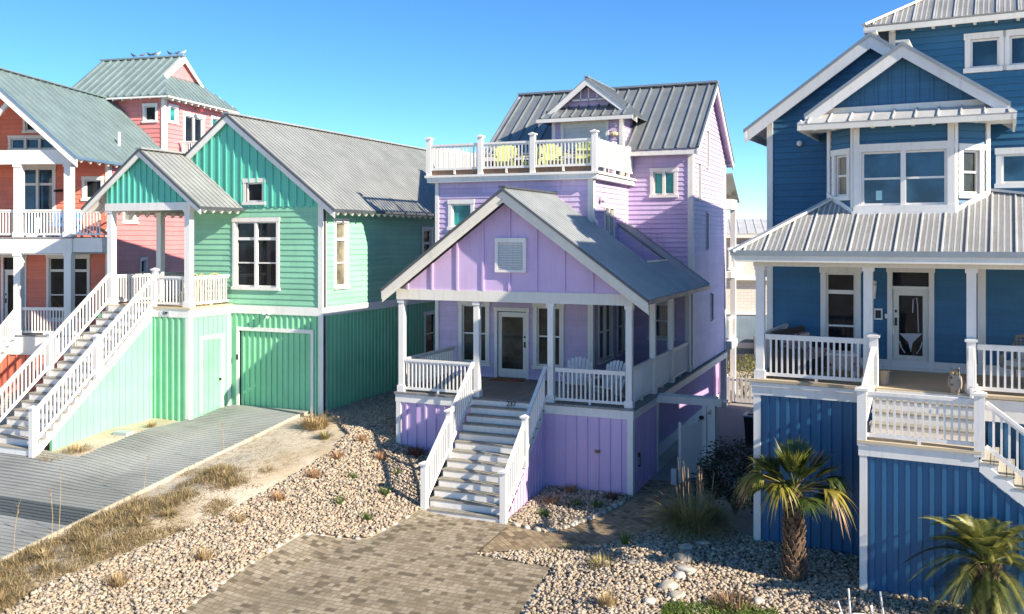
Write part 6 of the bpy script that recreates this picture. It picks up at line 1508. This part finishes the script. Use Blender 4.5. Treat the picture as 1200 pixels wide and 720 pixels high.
def acunit():
    r = empty('air_conditioner', T.world((2.9, 51.0, -1.2)), R(YAW - 12), 'grey air conditioning unit against the far building', 'air conditioner')
    m = MB(); m.box(-.6, .6, -.5, .5, 1.3, 2.5); m.build('cabinet', plain('ac_grey', (.18, .2, .21), .6), r); m = MB(); m.tube([(0, 0, 2.5), (0, 0, 2.53)], .42, 16); m.build('fan_grille', BLACK, r); m = MB(); m.box(-1.2, 1.5, -.6, .6, 1.18, 1.3); [m.cen(x, y, 0, .12, .12, 1.2) for x in (-1, 1.3) for y in (-.5, .5)]; m.build('platform', plain('weathered_wood', (.13, .12, .11), .9), r)
acunit()
r = empty('board_fence', T.world((2.5, 47.0, -.4)), R(YAW - 12), 'low dark board fence in front of the far building', 'fence')
m = MB(); [m.box(-3.5 + i * .16, -3.36 + i * .16, 0, .03, 0, 1.2) for i in range(50)]; m.build('boards', plain('dark_boards', (.07, .065, .06), .9), r); m = MB(); m.box(-3.5, 4.5, .03, .08, .9, 1.0); m.build('rail', plain('dark_rail', (.09, .085, .08), .9), r)
# ---- pigeons on the tower ridge
TWm = TOWER[5]
def bird(x, rz, dark, label):
    r = MB(); r.tube([(-.2, 0, .10), (-.11, 0, .13), (0, 0, .15), (.08, 0, .18), (.12, 0, .24), (.16, 0, .27), (.2, 0, .265)], [.015, .04, .075, .07, .04, .038, .008], 8)
    for s_ in (-1, 1): r.tube([(.02, s_ * .025, .1), (.025, s_ * .025, 0)], .008, 5)
    r.v = [(a * .75, b_ * .75, c * .75) for a, b_, c in r.v]
    o = r.build('pigeon', dark, smooth=True); p = TWm @ (V((x, TOWER[3], TOWER[4] + .085)) - TW.base); o.location = p; o.rotation_euler = (0, 0, R(rz)); return tag(o, label, 'bird', 'pigeons on the tower ridge')
PG = [plain('feather_dark', (.05, .055, .07), .6), plain('feather_white', (.6, .6, .6), .7), plain('feather_grey', (.16, .17, .19), .6)]
TW2 = TOWER
ls = ['dark pigeon, leftmost on the tower ridge', 'grey pigeon, second from left on the tower ridge', 'dark pigeon, left of the touching pair on the ridge', 'dark pigeon, right of the touching pair on the ridge', 'pale pigeon right of the pair on the tower ridge', 'dark pigeon, third from the right end of the ridge', 'dark pigeon, next to last on the tower ridge', 'pale pigeon at the right end of the tower ridge']
_, xl_, xg_, ym_, zr_, _m = TOWER
for (f_, mi, a), lb in zip([(.41, 0, 200), (.52, 2, 20), (.61, 0, 190), (.655, 0, 30), (.71, 1, 10), (.86, 0, 200), (.945, 0, 60), (1.02, 1, 20)], ls): bird(xl_ + (xg_ - xl_) * f_, YAW - 15 + a, PG[mi], lb)
# ---------------------------------------------------------------- camera, sun, sky
cam = bpy.data.cameras.new('camera'); co = bpy.data.objects.new('camera', cam); COL.objects.link(co)
co.location = (0, 0, CAM_H); co.rotation_euler = (R(90), 0, R(YAW))
cam.sensor_width = 36; cam.lens = 36 * 1090 / 1200; cam.shift_y = -81 / 1200; cam.clip_end = 8000; cam.clip_start = 0.1
S.camera = co
sun = bpy.data.lights.new('sun', 'SUN'); sun.energy = 4.7; sun.angle = R(0.53); sun.color = (1.0, 0.90, 0.74)
so = bpy.data.objects.new('sun', sun); COL.objects.link(so)
sd = V((math.cos(R(SUN_EL)) * math.cos(R(SUN_AZ)), -math.cos(R(SUN_EL)) * math.sin(R(SUN_AZ)), math.sin(R(SUN_EL))))
so.rotation_euler = sd.to_track_quat('Z', 'Y').to_euler()
w = bpy.data.worlds.new('World'); S.world = w; w.use_nodes = True
nt = w.node_tree; bg = nt.nodes['Background']
sky = nt.nodes.new('ShaderNodeTexSky'); sky.sky_type = 'NISHITA'; sky.sun_disc = False
sky.sun_elevation = R(SUN_EL); sky.sun_rotation = math.atan2(sd.x, sd.y); sky.air_density = 0.47; sky.dust_density = 0.0; sky.ozone_density = 3.0; sky.altitude = 5
hs_ = nt.nodes.new('ShaderNodeHueSaturation'); hs_.inputs['Saturation'].default_value = 1.18; hs_.inputs['Hue'].default_value = 0.496
nt.links.new(sky.outputs[0], hs_.inputs['Color']); nt.links.new(hs_.outputs[0], bg.inputs[0]); bg.inputs[1].default_value = 0.128
S.view_settings.view_transform = 'Standard'; S.view_settings.look = 'None'; S.view_settings.exposure = 1.16; S.view_settings.gamma = 1
S.cycles.max_bounces = 6; S.cycles.diffuse_bounces = 3; S.cycles.glossy_bounces = 3; S.cycles.use_denoising = True
